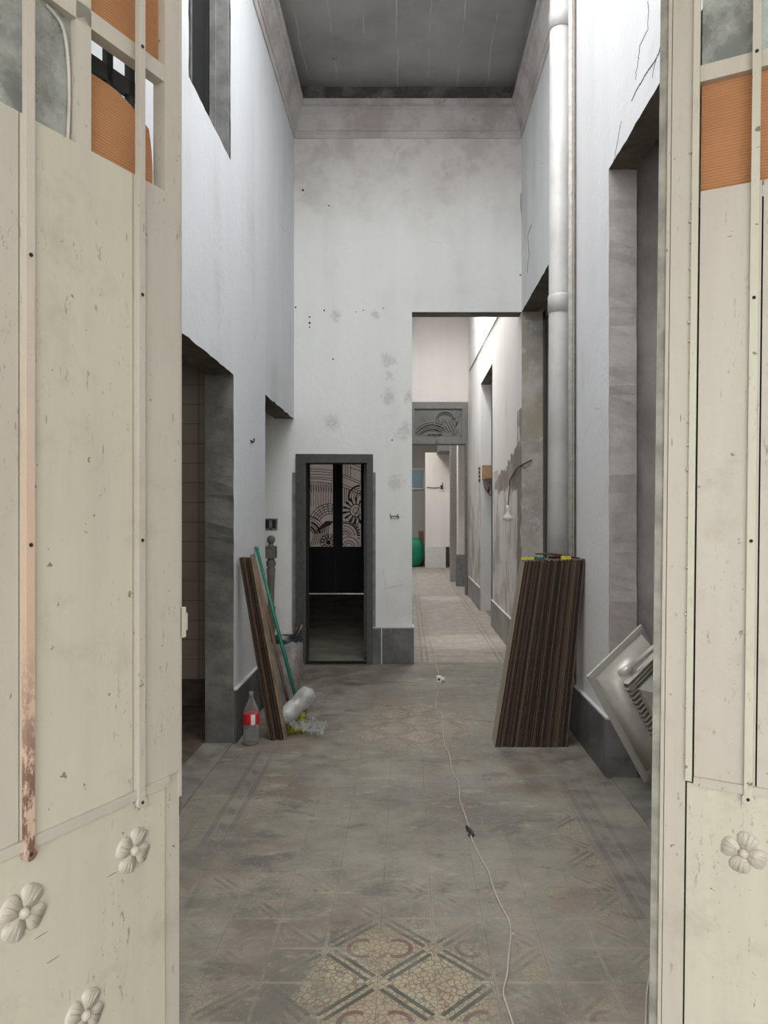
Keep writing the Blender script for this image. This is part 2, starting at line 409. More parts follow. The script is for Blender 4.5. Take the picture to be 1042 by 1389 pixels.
# printed woven sack
m = Mat('sack_white', 0.55)
c = m.mix((0.20, 0.20, 0.19), (0.32, 0.32, 0.30), m.noise(7, 5, 0.6).ramp(0.35, 0.65))
prt = m.noise(60, 3, 0.6, (1, 1, 1.5)).gt(0.57) * m.x.gt(-0.975) * m.z.gt(0.12) * m.z.lt(0.50)
c = m.mix(c, (0.30, 0.07, 0.06), prt * 0.8)
m.color(c); M['sack_white'] = m.m
m = Mat('plastic_white', 0.35)
m.color(m.mix((0.30, 0.30, 0.28), (0.52, 0.52, 0.49), m.noise(9, 4).ramp(0.35, 0.7))).bump(m.noise(16, 4), 0.01); M['plastic_white'] = m.m
def clear(name, tint, rough, fac):
    mm = bpy.data.materials.new(name); mm.use_nodes = True; nt = mm.node_tree
    b = nt.nodes['Principled BSDF']; b.inputs['Base Color'].default_value = (*tint, 1); b.inputs['Roughness'].default_value = rough
    t = nt.nodes.new('ShaderNodeBsdfTransparent'); t.inputs[0].default_value = (0.93, 0.95, 0.94, 1)
    ly = nt.nodes.new('ShaderNodeLayerWeight'); ly.inputs[0].default_value = fac
    mr = nt.nodes.new('ShaderNodeMapRange'); mr.inputs[3].default_value = 0.12; mr.inputs[4].default_value = 0.9
    mx = nt.nodes.new('ShaderNodeMixShader')
    nt.links.new(ly.outputs['Facing'], mr.inputs[0]); nt.links.new(mr.outputs[0], mx.inputs[0])
    nt.links.new(t.outputs[0], mx.inputs[1]); nt.links.new(b.outputs[0], mx.inputs[2])
    nt.links.new(mx.outputs[0], nt.nodes['Material Output'].inputs[0]); M[name] = mm
clear('clear_plastic', (0.45, 0.46, 0.45), 0.12, 0.35)
clear('film_plastic', (0.50, 0.50, 0.48), 0.2, 0.4)

# ---------------------------------------------------------------- mesh helpers
def new_bm(): return bmesh.new()
def box(bm, x0, x1, y0, y1, z0, z1, mi=0):
    vs = [bm.verts.new(p) for p in ((x0, y0, z0), (x1, y0, z0), (x1, y1, z0), (x0, y1, z0), (x0, y0, z1), (x1, y0, z1), (x1, y1, z1), (x0, y1, z1))]
    for f in ((0, 3, 2, 1), (4, 5, 6, 7), (0, 1, 5, 4), (1, 2, 6, 5), (2, 3, 7, 6), (3, 0, 4, 7)):
        fc = bm.faces.new([vs[i] for i in f]); fc.material_index = mi
    return vs
def finish(name, bm, mat, parent=None, smooth=False, bevel=0.0, seg=1):
    if bevel: bmesh.ops.bevel(bm, geom=[e for e in bm.edges if e.is_manifold and e.calc_face_angle(0) > 0.5], offset=bevel, segments=seg, affect='EDGES', clamp_overlap=True)
    bmesh.ops.recalc_face_normals(bm, faces=bm.faces)
    me = bpy.data.meshes.new(name); bm.to_mesh(me); bm.free()
    for mm in (mat if isinstance(mat, (list, tuple)) else [mat]): me.materials.append(M[mm])
    if smooth:
        for p in me.polygons: p.use_smooth = True
    o = bpy.data.objects.new(name, me); COL.objects.link(o)
    if parent: o.parent = parent
    return o
def empty(name, loc=(0, 0, 0), rot=(0, 0, 0)):
    o = bpy.data.objects.new(name, None); COL.objects.link(o); o.location = loc; o.rotation_euler = rot
    o.empty_display_size = 0.1
    return o
def tag(o, label=None, cat=None, group=None, kind=None):
    if label: o['label'] = label
    if cat: o['category'] = cat
    if group: o['group'] = group
    if kind: o['kind'] = kind
    return o
def struct(o, label=None, cat=None): return tag(o, label, cat, kind='structure')

def solid_wall(bm, axis, c0, c1, a0, a1, z0, z1, holes=(), maxcell=None):
    """wall slab normal to axis ('x' or 'y'), holes=(a0,a1,z0,z1); only outside faces are made. material slots: 0 face, 1 reveal"""
    As = sorted({a0, a1} | {h[0] for h in holes} | {h[1] for h in holes}); Zs = sorted({z0, z1} | {h[2] for h in holes} | {h[3] for h in holes})
    As = [a for a in As if a0 <= a <= a1]; Zs = [z for z in Zs if z0 <= z <= z1]
    na, nz = len(As) - 1, len(Zs) - 1
    def solid(i, j):
        if not (0 <= i < na and 0 <= j < nz): return False
        ca, cz = (As[i] + As[i + 1]) / 2, (Zs[j] + Zs[j + 1]) / 2
        return not any(h[0] < ca < h[1] and h[2] < cz < h[3] for h in holes)
    P = (lambda c, a, z: (c, a, z)) if axis == 'x' else (lambda c, a, z: (a, c, z))
    def quad(pts, mi):
        f = bm.faces.new([bm.verts.new(p) for p in pts]); f.material_index = mi
    for i in range(na):
        for j in range(nz):
            if not solid(i, j): continue
            A, B, C, D = As[i], As[i + 1], Zs[j], Zs[j + 1]
            for c in (c0, c1): quad([P(c, A, C), P(c, B, C), P(c, B, D), P(c, A, D)], 0)
            if not solid(i - 1, j): quad([P(c0, A, C), P(c1, A, C), P(c1, A, D), P(c0, A, D)], 1)
            if not solid(i + 1, j): quad([P(c0, B, C), P(c1, B, C), P(c1, B, D), P(c0, B, D)], 1)
            if not solid(i, j - 1): quad([P(c0, A, C), P(c1, A, C), P(c1, B, C), P(c0, B, C)], 2)
            if not solid(i, j + 1): quad([P(c0, A, D), P(c1, A, D), P(c1, B, D), P(c0, B, D)], 2)
    bmesh.ops.remove_doubles(bm, verts=bm.verts, dist=1e-5)
def wall(name, axis, c0, c1, a0, a1, z0, z1, holes, mats, label=None, cat='wall', ragged=False):
    bm = new_bm(); solid_wall(bm, axis, c0, c1, a0, a1, z0, z1, holes)
    if ragged:      # uneven hand-made plaster arrises around the openings
        fixed = {v for v in bm.verts}
        es = [e for e in bm.edges if len({f.material_index for f in e.link_faces}) > 1]
        for e in es:
            n = int(e.calc_length() / 0.06)
            if n > 1: bmesh.ops.subdivide_edges(bm, edges=[e], cuts=min(n, 90))
        bmesh.ops.triangulate(bm, faces=[f for f in bm.faces if len(f.verts) > 4])
        for v in bm.verts:
            if v in fixed or v.co.z < 0.4: continue
            d = mnoise.noise(v.co * 9) * 0.010 + mnoise.noise(v.co * 31) * 0.006
            if axis == 'x': v.co.y += d
            else: v.co.x += d
            v.co.z += d
    return struct(finish(name, bm, mats), label, cat)
def tube(bm, pts, r, seg=8, caps=True, closed=False, mi=0):
    pts = [Vector(p) for p in pts]; rings = []
    n = len(pts)
    up0 = None
    for i, p in enumerate(pts):
        if i == 0: t = pts[1] - p
        elif i == n - 1: t = p - pts[i - 1]
        else: t = pts[i + 1] - pts[i - 1]
        t.normalize()
        if up0 is None:
            up0 = Vector((0, 0, 1)) if abs(t.z) < 0.9 else Vector((1, 0, 0))
        side = t.cross(up0)
        if side.length < 1e-4: side = t.cross(Vector((0, 1, 0)))
        side.normalize(); up = side.cross(t).normalized(); up0 = up
        rr = r[i] if isinstance(r, (list, tuple)) else r
        rings.append([bm.verts.new(p + (side * math.cos(2 * PI * k / seg) + up * math.sin(2 * PI * k / seg)) * rr) for k in range(seg)])
    for a, b in zip(rings, rings[1:]):
        for k in range(seg):
            f = bm.faces.new((a[k], a[(k + 1) % seg], b[(k + 1) % seg], b[k])); f.material_index = mi; f.smooth = True
    if caps:
        bm.faces.new(rings[0][::-1]).material_index = mi; bm.faces.new(rings[-1]).material_index = mi
def lathe(bm, prof, c=(0, 0, 0), seg=20, mi=0):
    rings = []
    for (r, z) in prof:
        rings.append([bm.verts.new((c[0] + r * math.cos(2 * PI * k / seg), c[1] + r * math.sin(2 * PI * k / seg), c[2] + z)) for k in range(seg)])
    for a, b in zip(rings, rings[1:]):
        for k in range(seg):
            f = bm.faces.new((a[k], a[(k + 1) % seg], b[(k + 1) % seg], b[k])); f.material_index = mi; f.smooth = True
    bm.faces.new(rings[0][::-1]).material_index = mi; bm.faces.new(rings[-1]).material_index = mi
def sweep(bm, prof, path, mi=0):
    """prof: list of (out, z); path: list of (origin, outdir) in xy"""
    rings = [[bm.verts.new((o[0] + d[0] * p, o[1] + d[1] * p, z)) for p, z in prof] for o, d in path]
    for a, b in zip(rings, rings[1:]):
        for k in range(len(prof)):
            f = bm.faces.new((a[k], a[(k + 1) % len(prof)], b[(k + 1) % len(prof)], b[k])); f.material_index = mi
    bm.faces.new(rings[0][::-1]); bm.faces.new(rings[-1])
def ribbon(bm, pts, w, plane='y', c=0.0, t=0.004, mi=0):
    """raised strip along a 2D polyline (a, z) lying in a plane; c is the coordinate of the plane, strip rises to c - t"""
    P = (lambda a, z, q: (a, q, z)) if plane == 'y' else (lambda a, z, q: (q, a, z))
    n = len(pts); rows = []
    for i, (a, z) in enumerate(pts):
        p0 = pts[max(0, i - 1)]; p1 = pts[min(n - 1, i + 1)]
        tx, tz = p1[0] - p0[0], p1[1] - p0[1]; L = math.hypot(tx, tz) or 1
        nx, nz = -tz / L * w / 2, tx / L * w / 2
        rows.append([bm.verts.new(P(a + nx, z + nz, c)), bm.verts.new(P(a + nx, z + nz, c - t)), bm.verts.new(P(a - nx, z - nz, c - t)), bm.verts.new(P(a - nx, z - nz, c))])
    for a, b in zip(rows, rows[1:]):
        for k in range(4): bm.faces.new((a[k], a[(k + 1) % 4], b[(k + 1) % 4], b[k])).material_index = mi
    bm.faces.new(rows[0][::-1]); bm.faces.new(rows[-1])
def px(xp, yp, d): return Vector(((xp - 552) * d / 1000, d, 1.6 + (698 - yp) * d / 1000))
def fl(xp, yp, z=0.0):
    d = (1.6 - z) * 1000 / (yp - 698); return Vector(((xp - 552) * d / 1000, d, z))

# ---------------------------------------------------------------- setting: floor
XL, XR, YB = -1.21, 1.23, 7.9
CEIL = 6.17
bm = new_bm(); box(bm, -3.8, 3.8, -2.6, 25, -0.12, -0.0012)
floor = struct(finish('floor', bm, 'grout'), 'worn dusty cement tile floor with faded lozenge pattern', 'floor')
def tile_bm(w=0.1986, h=0.012, bv=0.0012):
    bm = new_bm(); box(bm, -w / 2, w / 2, -w / 2, w / 2, -h, 0)
    bmesh.ops.bevel(bm, geom=[e for e in bm.edges if e.verts[0].co.z > -1e-6 and e.verts[1].co.z > -1e-6], offset=bv, segments=1, affect='EDGES')
    return bm
tile0 = finish('tile', tile_bm(), 'cement_tile', floor)
first = True
rows, cols = 23, 13
for j in range(rows):
    for i in range(cols):
        o = tile0 if first else tile0.copy()
        if not first: COL.objects.link(o)
        first = False
        o.parent = floor
        o.location = (-1.2 + 0.2 * i, 2.42 + 0.2 * j, random.uniform(-0.0004, 0.0002))
        o.rotation_euler = (random.uniform(-0.0012, 0.0012), random.uniform(-0.0012, 0.0012), 0)
bm = new_bm()
def add_tile(x, y):
    if x > 1.45 and y < 14: return
    z = random.uniform(-0.0004, 0.0002); w = 0.0994
    t = [bm.verts.new((x + a, y + b, z)) for a, b in ((-w, -w), (w, -w), (w, w), (-w, w))]
    u = [bm.verts.new((x + a, y + b, z - 0.006)) for a, b in ((-w, -w), (w, -w), (w, w), (-w, w))]
    bm.faces.new(t)
    for k in range(4): bm.faces.new((u[k], u[(k + 1) % 4], t[(k + 1) % 4], t[k]))
for j in range(-8, 112):
    y = 2.42 + 0.2 * j
    if 0 <= j < rows: continue
    for i in range(cols):
        x = -1.2 + 0.2 * i
        if y > 8.0 and y < 14.8 and x < -0.05: continue
        if y > 24.0: continue
        add_tile(x, y)
tag(finish('distant_tiles', bm, 'cement_tile', floor), kind='stuff')

# side-room floor behind small door, bathroom floor, thresholds
bm = new_bm(); box(bm, -3.4, -0.12, 8.0, 14.75, -0.001, 0.004); struct(finish('floor_back_room', bm, 'room_floor'), 'greenish floor of the dark room behind the small door', 'floor')
bm = new_bm(); box(bm, -3.4, -1.42, 1.3, 6.2, -0.001, 0.003); struct(finish('floor_bathroom', bm, 'bathroom_skirting'), 'dark floor inside the tiled bathroom', 'floor')
bm = new_bm(); box(bm, -1.42, -1.22, 3.4, 5.15, -0.002, 0.006, 0); box(bm, 1.24, 1.50, 2.6, 4.47, -0.002, 0.006)
struct(finish('trim_1', bm, 'threshold_stone', bevel=0.002), 'worn stone thresholds of the side doorways', 'threshold')

# ---------------------------------------------------------------- walls
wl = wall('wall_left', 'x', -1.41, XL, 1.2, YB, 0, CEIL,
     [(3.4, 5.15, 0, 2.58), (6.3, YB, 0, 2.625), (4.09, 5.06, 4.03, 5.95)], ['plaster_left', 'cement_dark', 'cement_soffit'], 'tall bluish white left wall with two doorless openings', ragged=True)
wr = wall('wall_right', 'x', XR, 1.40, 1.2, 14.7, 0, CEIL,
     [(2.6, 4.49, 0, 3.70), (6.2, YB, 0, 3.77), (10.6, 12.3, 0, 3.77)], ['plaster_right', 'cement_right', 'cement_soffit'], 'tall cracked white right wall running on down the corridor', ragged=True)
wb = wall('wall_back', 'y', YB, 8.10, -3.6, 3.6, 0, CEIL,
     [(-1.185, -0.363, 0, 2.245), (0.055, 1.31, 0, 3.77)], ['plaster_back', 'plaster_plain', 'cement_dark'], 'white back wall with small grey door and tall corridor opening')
# far jamb linings: slabs facing the viewer inside openings of the right wall
bm = new_bm(); box(bm, 1.40, 1.62, 4.60, 4.8, 0, 3.9); struct(finish('wall_right_reveal', bm, 'cement_right'), 'grey stepped reveal inside the near right doorway', 'wall')
bm = new_bm(); box(bm, 1.2301, 1.49, 7.88, 7.91, 0, 3.77); struct(finish('wall_right_jamb', bm, 'cement_ochre'), 'patchy ochre cement jamb of the second right doorway', 'wall')
bm = new_bm(); box(bm, 1.2305, 1.41, 12.29, 12.34, 0, 3.77); struct(finish('wall_corridor_jamb', bm, 'plaster_left'), 'bluish white jamb of the corridor doorway', 'wall')
# bathroom wall behind left opening, partitions, outer shell
def slab(name, x0, x1, y0, y1, z0, z1, mat, label, cat='wall'):
    bm = new_bm(); box(bm, x0, x1, y0, y1, z0, z1); return struct(finish(name, bm, mat), label, cat)
bath = slab('wall_bathroom', -3.4, -1.41, 6.20, 6.32, 0, 3.0, 'bathroom_skirting', 'bathroom wall with brown square tiles')
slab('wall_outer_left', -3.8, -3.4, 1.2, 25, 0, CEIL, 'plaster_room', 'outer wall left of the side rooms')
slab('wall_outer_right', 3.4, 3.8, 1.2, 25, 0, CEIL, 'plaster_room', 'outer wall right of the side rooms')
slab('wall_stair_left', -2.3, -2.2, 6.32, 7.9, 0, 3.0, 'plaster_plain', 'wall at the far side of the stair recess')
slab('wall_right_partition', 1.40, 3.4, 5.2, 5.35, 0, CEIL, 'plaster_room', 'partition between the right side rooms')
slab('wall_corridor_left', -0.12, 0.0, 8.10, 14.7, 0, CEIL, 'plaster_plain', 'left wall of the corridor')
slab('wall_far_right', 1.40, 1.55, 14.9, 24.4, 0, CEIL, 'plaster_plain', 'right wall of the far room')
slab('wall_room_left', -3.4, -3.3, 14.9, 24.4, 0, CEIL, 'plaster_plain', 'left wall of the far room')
# portal wall at corridor end (also holds the double door of the dark room)
wp = wall('wall_corridor_end', 'y', 14.70, 14.88, -3.4, 3.4, 0, CEIL,
     [(0.03, 1.21, 0, 3.84), (-2.06, -0.84, 0, 2.78)], ['plaster_plain', 'plaster_plain', 'plaster_plain'], 'white wall above the corridor end doorway')
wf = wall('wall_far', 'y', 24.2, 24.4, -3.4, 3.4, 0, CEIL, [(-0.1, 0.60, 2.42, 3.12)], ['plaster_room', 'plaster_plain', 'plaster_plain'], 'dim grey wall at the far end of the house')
# front wall around the entrance + street vestibule
wall('wall_front', 'y', 1.02, 1.2, -3.6, 3.6, 0, CEIL, [(-0.90, 1.22, 0, 3.3)], ['plaster_plain', 'plaster_plain', 'plaster_plain'], 'front wall around the entrance doors')
slab('wall_vestibule_left', -1.65, -1.5, -2.6, 1.02, 0, 3.6, 'plaster_plain', 'left side of the entrance vestibule')
slab('wall_vestibule_right', 1.7, 1.85, -2.6, 1.02, 0, 3.6, 'plaster_plain', 'right side of the entrance vestibule')
slab('ceiling_vestibule', -1.65, 1.85, -2.6, 1.02, 3.6, 3.75, 'plaster_plain', 'ceiling of the entrance vestibule', 'ceiling')
slab('street_ground', -30, 30, -40, -2.6, -0.14, -0.02, 'street_paving', 'paved street outside the entrance', 'ground')
# ceilings
bm = new_bm()
box(bm, XL - 0.2, XR + 0.2, 5.35, YB, CEIL, CEIL + 0.15)
box(bm, XL - 0.2, XR + 0.2, 1.02, 1.9, CEIL, CEIL + 0.15)
struct(finish('ceiling', bm, 'ceiling_plaster'), 'grey stained plaster ceiling high above the hall', 'ceiling')
def ceil(name, parts, mat, label):
    bm = new_bm()
    for p in parts: box(bm, *p)
    struct(finish(name, bm, mat), label, 'ceiling')
ceil('ceiling_side_rooms', [(-3.8, XL - 0.2, 1.02, 25, CEIL, CEIL + 0.15), (XR + 0.2, 3.8, 1.02, 25, CEIL, CEIL + 0.15), (-3.4, -1.41, 1.2, 6.2, 3.0, 3.1), (-2.3, -1.41, 6.3, 7.9, 3.0, 3.1)], 'plaster_room', 'ceilings over the side rooms')
ceil('ceiling_corridor', [(-0.12, 1.4, 8.1, 10.0, 5.65, 5.8), (-0.12, 1.4, 13.2, 14.7, 5.65, 5.8)], 'plaster_plain', 'white ceiling of the corridor')
ceil('ceiling_back_room', [(-3.4, -0.1, 8.1, 14.7, 3.6, 3.75)], 'plaster_room', 'ceiling of the dark back room')
ceil('ceiling_far_room', [(-3.4, 1.55, 14.88, 16.7, 4.6, 4.75), (-3.4, 1.55, 20.3, 24.3, 4.6, 4.75), (-3.4, -2.3, 16.7, 20.3, 4.6, 4.75), (1.1, 1.55, 16.7, 20.3, 4.6, 4.75)], 'plaster_plain', 'ceiling of the far room')

# cornice around three sides
prof = [(0, 5.63), (0.012, 5.63), (0.016, 5.70), (0.028, 5.705), (0.03, 5.735), (0.045, 5.76), (0.05, 5.80), (0.065, 5.85), (0.09, 5.885), (0.093, 5.91), (0.085, 5.915), (0.085, 5.93), (0.115, 5.94), (0.118, 5.995), (0, 5.995)]
bm = new_bm(); sweep(bm, prof, [((XL, 1.2), (1, 0)), ((XL, YB), (1, -1)), ((XR, YB), (-1, -1)), ((XR, 1.2), (-1, 0))])
bmesh.ops.subdivide_edges(bm, edges=[e for e in bm.edges if e.calc_length() > 1], cuts=60, use_grid_fill=False)
for v in bm.verts:
    n = mnoise.noise(v.co * 7) * 0.006
    v.co.z += n * 0.8
    if -1.2 < v.co.x < 1.22: v.co.y += n
struct(finish('trim_2', bm, 'cornice_plaster'), 'moulded plaster cornice below the ceiling', 'cornice')
bm = new_bm(); box(bm, XL + 0.03, XR - 0.03, YB - 0.03, YB - 0.001, 5.996, CEIL - 0.001)
box(bm, XL + 0.001, XL + 0.03, 5.35, YB - 0.001, 5.996, CEIL - 0.001); box(bm, XR - 0.03, XR - 0.001, 5.35, YB - 0.001, 5.996, CEIL - 0.001)
struct(finish('trim_3', bm, 'frieze_dark'), 'rough dark strip between cornice and ceiling', 'trim')

# bathroom tiles
bt0 = None
bm = new_bm(); box(bm, -0.080, 0.080, -0.008, 0, -0.080, 0.080)
bt0 = finish('tile', bm, 'bathroom_tile', bath, bevel=0.002)
k = 0
for j in range(17):
    for i in range(4):
        o = bt0 if k == 0 else bt0.copy()
        if k: COL.objects.link(o)
        k += 1; o.parent = bath
        o.location = (-1.50 - 0.165 * i, 6.201 + random.uniform(-0.0008, 0.0008), 0.30 + 0.165 * j)
bm = new_bm(); box(bm, -3.4, -1.42, 6.16, 6.201, 0.004, 0.20); finish('bathroom_skirting', bm, 'bathroom_skirting', bath)

# slate skirtings, tile by tile
def skirting(name, runs, mat, label, h=0.37, tw=0.40, t=0.02):
    root = empty(name); struct(root, label, 'baseboard')
    for (ax, c, a0, a1, s) in runs:      # ax 'x': along x at y=c, facing s
        n = max(1, round((a1 - a0) / tw)); w = (a1 - a0) / n
        for i in range(n):
            p, q = a0 + i * w + 0.002, a0 + (i + 1) * w - 0.002
            bm = new_bm()
            if ax == 'x': box(bm, p, q, min(c, c + s * t), max(c, c + s * t), 0.001, h)
            else: box(bm, min(c, c + s * t), max(c, c + s * t), p, q, 0.001, h)
            finish('tile', bm, mat, root, bevel=0.003)
        bm = new_bm()   # mortar lip on top
        if ax == 'x': box(bm, a0, a1, min(c, c + s * (t + 0.004)), max(c, c + s * (t + 0.004)), h, h + 0.012)
        else: box(bm, min(c, c + s * (t + 0.004)), max(c, c + s * (t + 0.004)), a0, a1, h, h + 0.012)
        finish('mortar_lip', bm, 'pale_dado' , root, bevel=0.003)
    return root
skirting('baseboard_left', [('y', XL, 5.15, 6.3, 1)], 'slate', 'slate tile skirting behind the bottle and leaning boards')
sk = skirting('baseboard_back', [('x', YB, -0.270, 0.055, -1), ('x', YB, -0.392, -0.270, -1), ('y', 0.055, 7.88, 8.10, 1)], 'slate', 'dark slate skirting block at the foot of the back wall pier', h=0.385)
bm = new_bm(); box(bm, -0.2735, -0.2665, 7.876, 7.90, 0.001, 0.385); finish('grout_line', bm, 'plug_white', sk)
skirting('baseboard_right', [('y', XR, 4.49, 6.2, -1), ('x', 4.49, 1.21, 1.40, -1)], 'slate', 'dark slate skirting wrapping the near right doorway', h=0.355)
skirting('baseboard_corridor', [('y', XR, 8.1, 10.6, -1), ('y', XR, 12.3, 14.7, -1)], 'slate_grey', 'grey skirting along the right side of the corridor', h=0.37)

# ---------------------------------------------------------------- upper window in left wall
w1 = empty('window_1'); struct(w1, 'dark tall window high in the left wall', 'window')
bm = new_bm(); solid_wall(bm, 'x', -1.40, -1.34, 4.09, 5.06, 4.03, 5.95, [(4.15, 4.545, 4.09, 5.89), (4.575, 5.0, 4.09, 5.89)]); finish('frame', bm, 'window_dark', w1)
for a, b in ((4.15, 4.545), (4.575, 5.0)):
    bm = new_bm(); box(bm, -1.375, -1.370, a, b, 4.09, 5.89); finish('pane', bm, 'plain_black', w1)
bm = new_bm(); box(bm, -1.345, -1.30, 5.0, 5.058, 4.05, 5.94); box(bm, -1.30, -1.22, 5.03, 5.058, 4.05, 5.94); finish('outer_frame', bm, 'window_grey', w1, bevel=0.004)
bm = new_bm(); box(bm, -1.36, -1.33, 4.55, 4.565, 4.05, 5.94); finish('mullion', bm, 'window_grey', w1)
bm = new_bm(); box(bm, -1.5, -1.41, 4.0, 5.2, 3.9, 6.1); struct(finish('dark_room_slab', bm, 'plain_black'), 'black slab standing in for the dark room behind the upper window', 'wall')  # darkness of the unlit room put in as a black slab

# ---------------------------------------------------------------- small grey door frame in the back wall
d3 = empty('door_3'); struct(d3, 'grey door frame with an open leaf in the back wall', 'door')
bm = new_bm(); solid_wall(bm, 'y', 7.86, 8.08, -1.183, -0.365, 0, 2.243, [(-1.075, -0.430, 0, 2.15)]); finish('frame', bm, 'grey_frame', d3, bevel=0.004)
bm = new_bm(); box(bm, -1.225, -1.183, 7.88, 7.9, 0, 2.05); box(bm, -0.365, -0.335, 7.88, 7.9, 0.386, 2.05); finish('casing', bm, 'window_grey', d3, bevel=0.003)
bm = new_bm(); box(bm, -1.13, -1.105, 7.845, 7.86, 0, 2.2); box(bm, -0.405, -0.39, 7.845, 7.86, 0, 2.2); finish('moulding', bm, 'grey_frame', d3, bevel=0.004)
bm = new_bm(); box(bm, -0.470, -0.435, 8.09, 8.95, 0.03, 2.13); leaf = finish('leaf', bm, 'grey_frame', d3, bevel=0.003)
bm = new_bm(); box(bm, -0.477, -0.470, 8.17, 8.87, 0.2, 0.95); box(bm, -0.477, -0.470, 8.17, 8.87, 1.1, 2.0); finish('leaf_panel', bm, 'window_dark', leaf, bevel=0.002)
bm = new_bm(); box(bm, -1.075, -0.43, 7.86, 8.0, 0.0, 0.012); finish('threshold', bm, 'window_dark', d3)

# double door with leaded panes at the far end of the dark room
YD = 14.72
d4 = empty('door_4'); struct(d4, 'black double door with ornamental leaded glass in the dark room', 'door')
def cpt(cx, cy, d=YD):     # crop coordinates -> photo px -> x, z on the plane
    xp = 400 + cx / 9.473; yp = 615 + cy / 9.473
    return ((xp - 552) * d / 1000, 1.6 + (698 - yp) * d / 1000)
pl = [cpt(190, 1200), cpt(490, 110)]; pr = [cpt(612, 1200), cpt(850, 110)]
bm = new_bm(); solid_wall(bm, 'y', 14.74, 14.80, -2.05, -1.425, 0.03, 2.77, [(pl[0][0], pl[1][0], pl[0][1], pl[1][1])]); finish('door_leaf', bm, 'plain_black', d4)
bm = new_bm(); solid_wall(bm, 'y', 14.74, 14.80, -1.420, -0.85, 0.03, 2.77, [(pr[0][0], pr[1][0], pr[0][1], pr[1][1])]); finish('door_leaf', bm, 'plain_black', d4)
for (a, b) in (pl, pr):
    bm = new_bm(); box(bm, a[0], b[0], 14.768, 14.774, a[1], b[1]); finish('glass_pane', bm, 'obscured_glass', d4)
def arc(cx, cy, r, a0, a1, n=14): return [(cx + r * math.cos(math.radians(a0 + (a1 - a0) * i / n)), cy - r * math.sin(math.radians(a0 + (a1 - a0) * i / n))) for i in range(n + 1)]
def clip(pts, x0, x1, y0, y1):
    out, cur = [], []
    for p in pts:
        if x0 <= p[0] <= x1 and y0 <= p[1] <= y1: cur.append(p)
        else:
            if len(cur) > 1: out.append(cur)
            cur = []
    if len(cur) > 1: out.append(cur)
    return out
def dens(pts, k=6):
    o = []
    for a, b in zip(pts, pts[1:]):
        o += [(a[0] + (b[0] - a[0]) * i / k, a[1] + (b[1] - a[1]) * i / k) for i in range(k)]
    return o + [pts[-1]]
def leading(lines, rect, name):
    bm = new_bm()
    for w, pts in lines:
        for seg in clip(pts, *rect):
            ribbon(bm, [cpt(*p) for p in seg], w * 0.00156, 'y', 14.768, 0.004)
    return finish(name, bm, 'plain_black', d4)
L = []
for y0, s in ((195, 25), (225, 30), (265, 18), (300, 20), (322, 25), (365, 25)): L.append((7, dens([(190, y0), (340, y0 + s * 0.3), (490, y0 + s)])))
for i in range(9):
    x0 = 205 + i * 32
    L.append((6, dens([(x0, 375), (x0 + 8, 470), (x0 - 6, 560), (x0 + 4, 700 - abs(i - 3) * 5)])))
    L.append((7, dens([(x0 - 12, 400), (x0 + 4, 500)], 5)))
for r in (150, 185, 215, 245, 280): L.append((9, arc(455, 925, r, 60, 160)))
for a in range(70, 160, 14): L.append((7, dens([(455 + 150 * math.cos(math.radians(a)), 925 - 150 * math.sin(math.radians(a))), (455 + 280 * math.cos(math.radians(a)), 925 - 280 * math.sin(math.radians(a)))])))
for r, w in ((70, 12), (100, 24), (130, 10), (160, 26), (195, 8), (225, 8)): L.append((w, arc(160, 1040, r, 5, 85)))
for i in range(9): L.append((8, dens([(200 + i * 26, 1190 - i * 6), (260 + i * 22, 1010 - i * 10), (400 + i * 12, 870)], 9)))
for a in range(0, 360, 30):
    ca, sa = math.cos(math.radians(a)), math.sin(math.radians(a))
    L.append((16, dens([(430 + 45 * ca, 1145 - 45 * sa), (430 + 95 * ca, 1145 - 95 * sa)], 3)))
L.append((36, arc(430, 1145, 14, 0, 360, 10))); L.append((9, arc(430, 1145, 105, 0, 360, 26))); L.append((7, arc(430, 1145, 48, 0, 360, 20)))
leading(L, (190, 490, 112, 1200), 'leading')
L = []
for y0 in (270, 300, 395, 430): L.append((8, dens([(612, y0), (850, y0 + 95)], 12)))
for x0 in (650, 680, 715): L.append((8, dens([(x0, 115), (x0, 270 + (x0 - 612) * 0.4)], 6)))
for y0 in (130, 180): L.append((8, dens([(715, y0), (850, y0 + 50)], 6)))
for x0 in (635, 660, 690): L.append((8, dens([(x0, 440), (x0, 640)], 6)))
for r, w in ((145, 22), (112, 8), (80, 8), (50, 14), (25, 8)): L.append((w, arc(835, 560, r, 60, 200)))
for r, w in ((78, 9), (38, 8)): L.append((w, arc(785, 735, r, 0, 360, 26)))
for a in range(15, 360, 25):
    ca, sa = math.cos(math.radians(a)), math.sin(math.radians(a))
    L.append((17, dens([(785 + 78 * ca, 735 - 78 * sa), (785 + 125 * ca, 735 - 125 * sa)], 3)))
    L.append((28, dens([(785 + 125 * ca, 735 - 125 * sa), (785 + 175 * ca, 735 - 175 * sa)], 3)))
for o in (0, 40, 80): L.append((9, dens([(705 + o, 920 + o * 0.5), (830, 680 + o * 2.2)], 8)))
for r, w in ((30, 8), (60, 12), (90, 7), (125, 9), (165, 16), (185, 8)): L.append((w, arc(640, 1060, r, 0, 180, 22)))
for a in range(0, 70, 11):
    ca, sa = math.cos(math.radians(a - 10)), math.sin(math.radians(a - 10))
    L.append((13, dens([(640 + 165 * ca, 1060 - 165 * sa), (640 + 215 * ca, 1060 - 215 * sa)], 3)))
for r, w in ((50, 9), (80, 9), (130, 9)): L.append((w, arc(690, 1205, r, 0, 180, 20)))
leading(L, (612, 850, 112, 1200), 'leading')

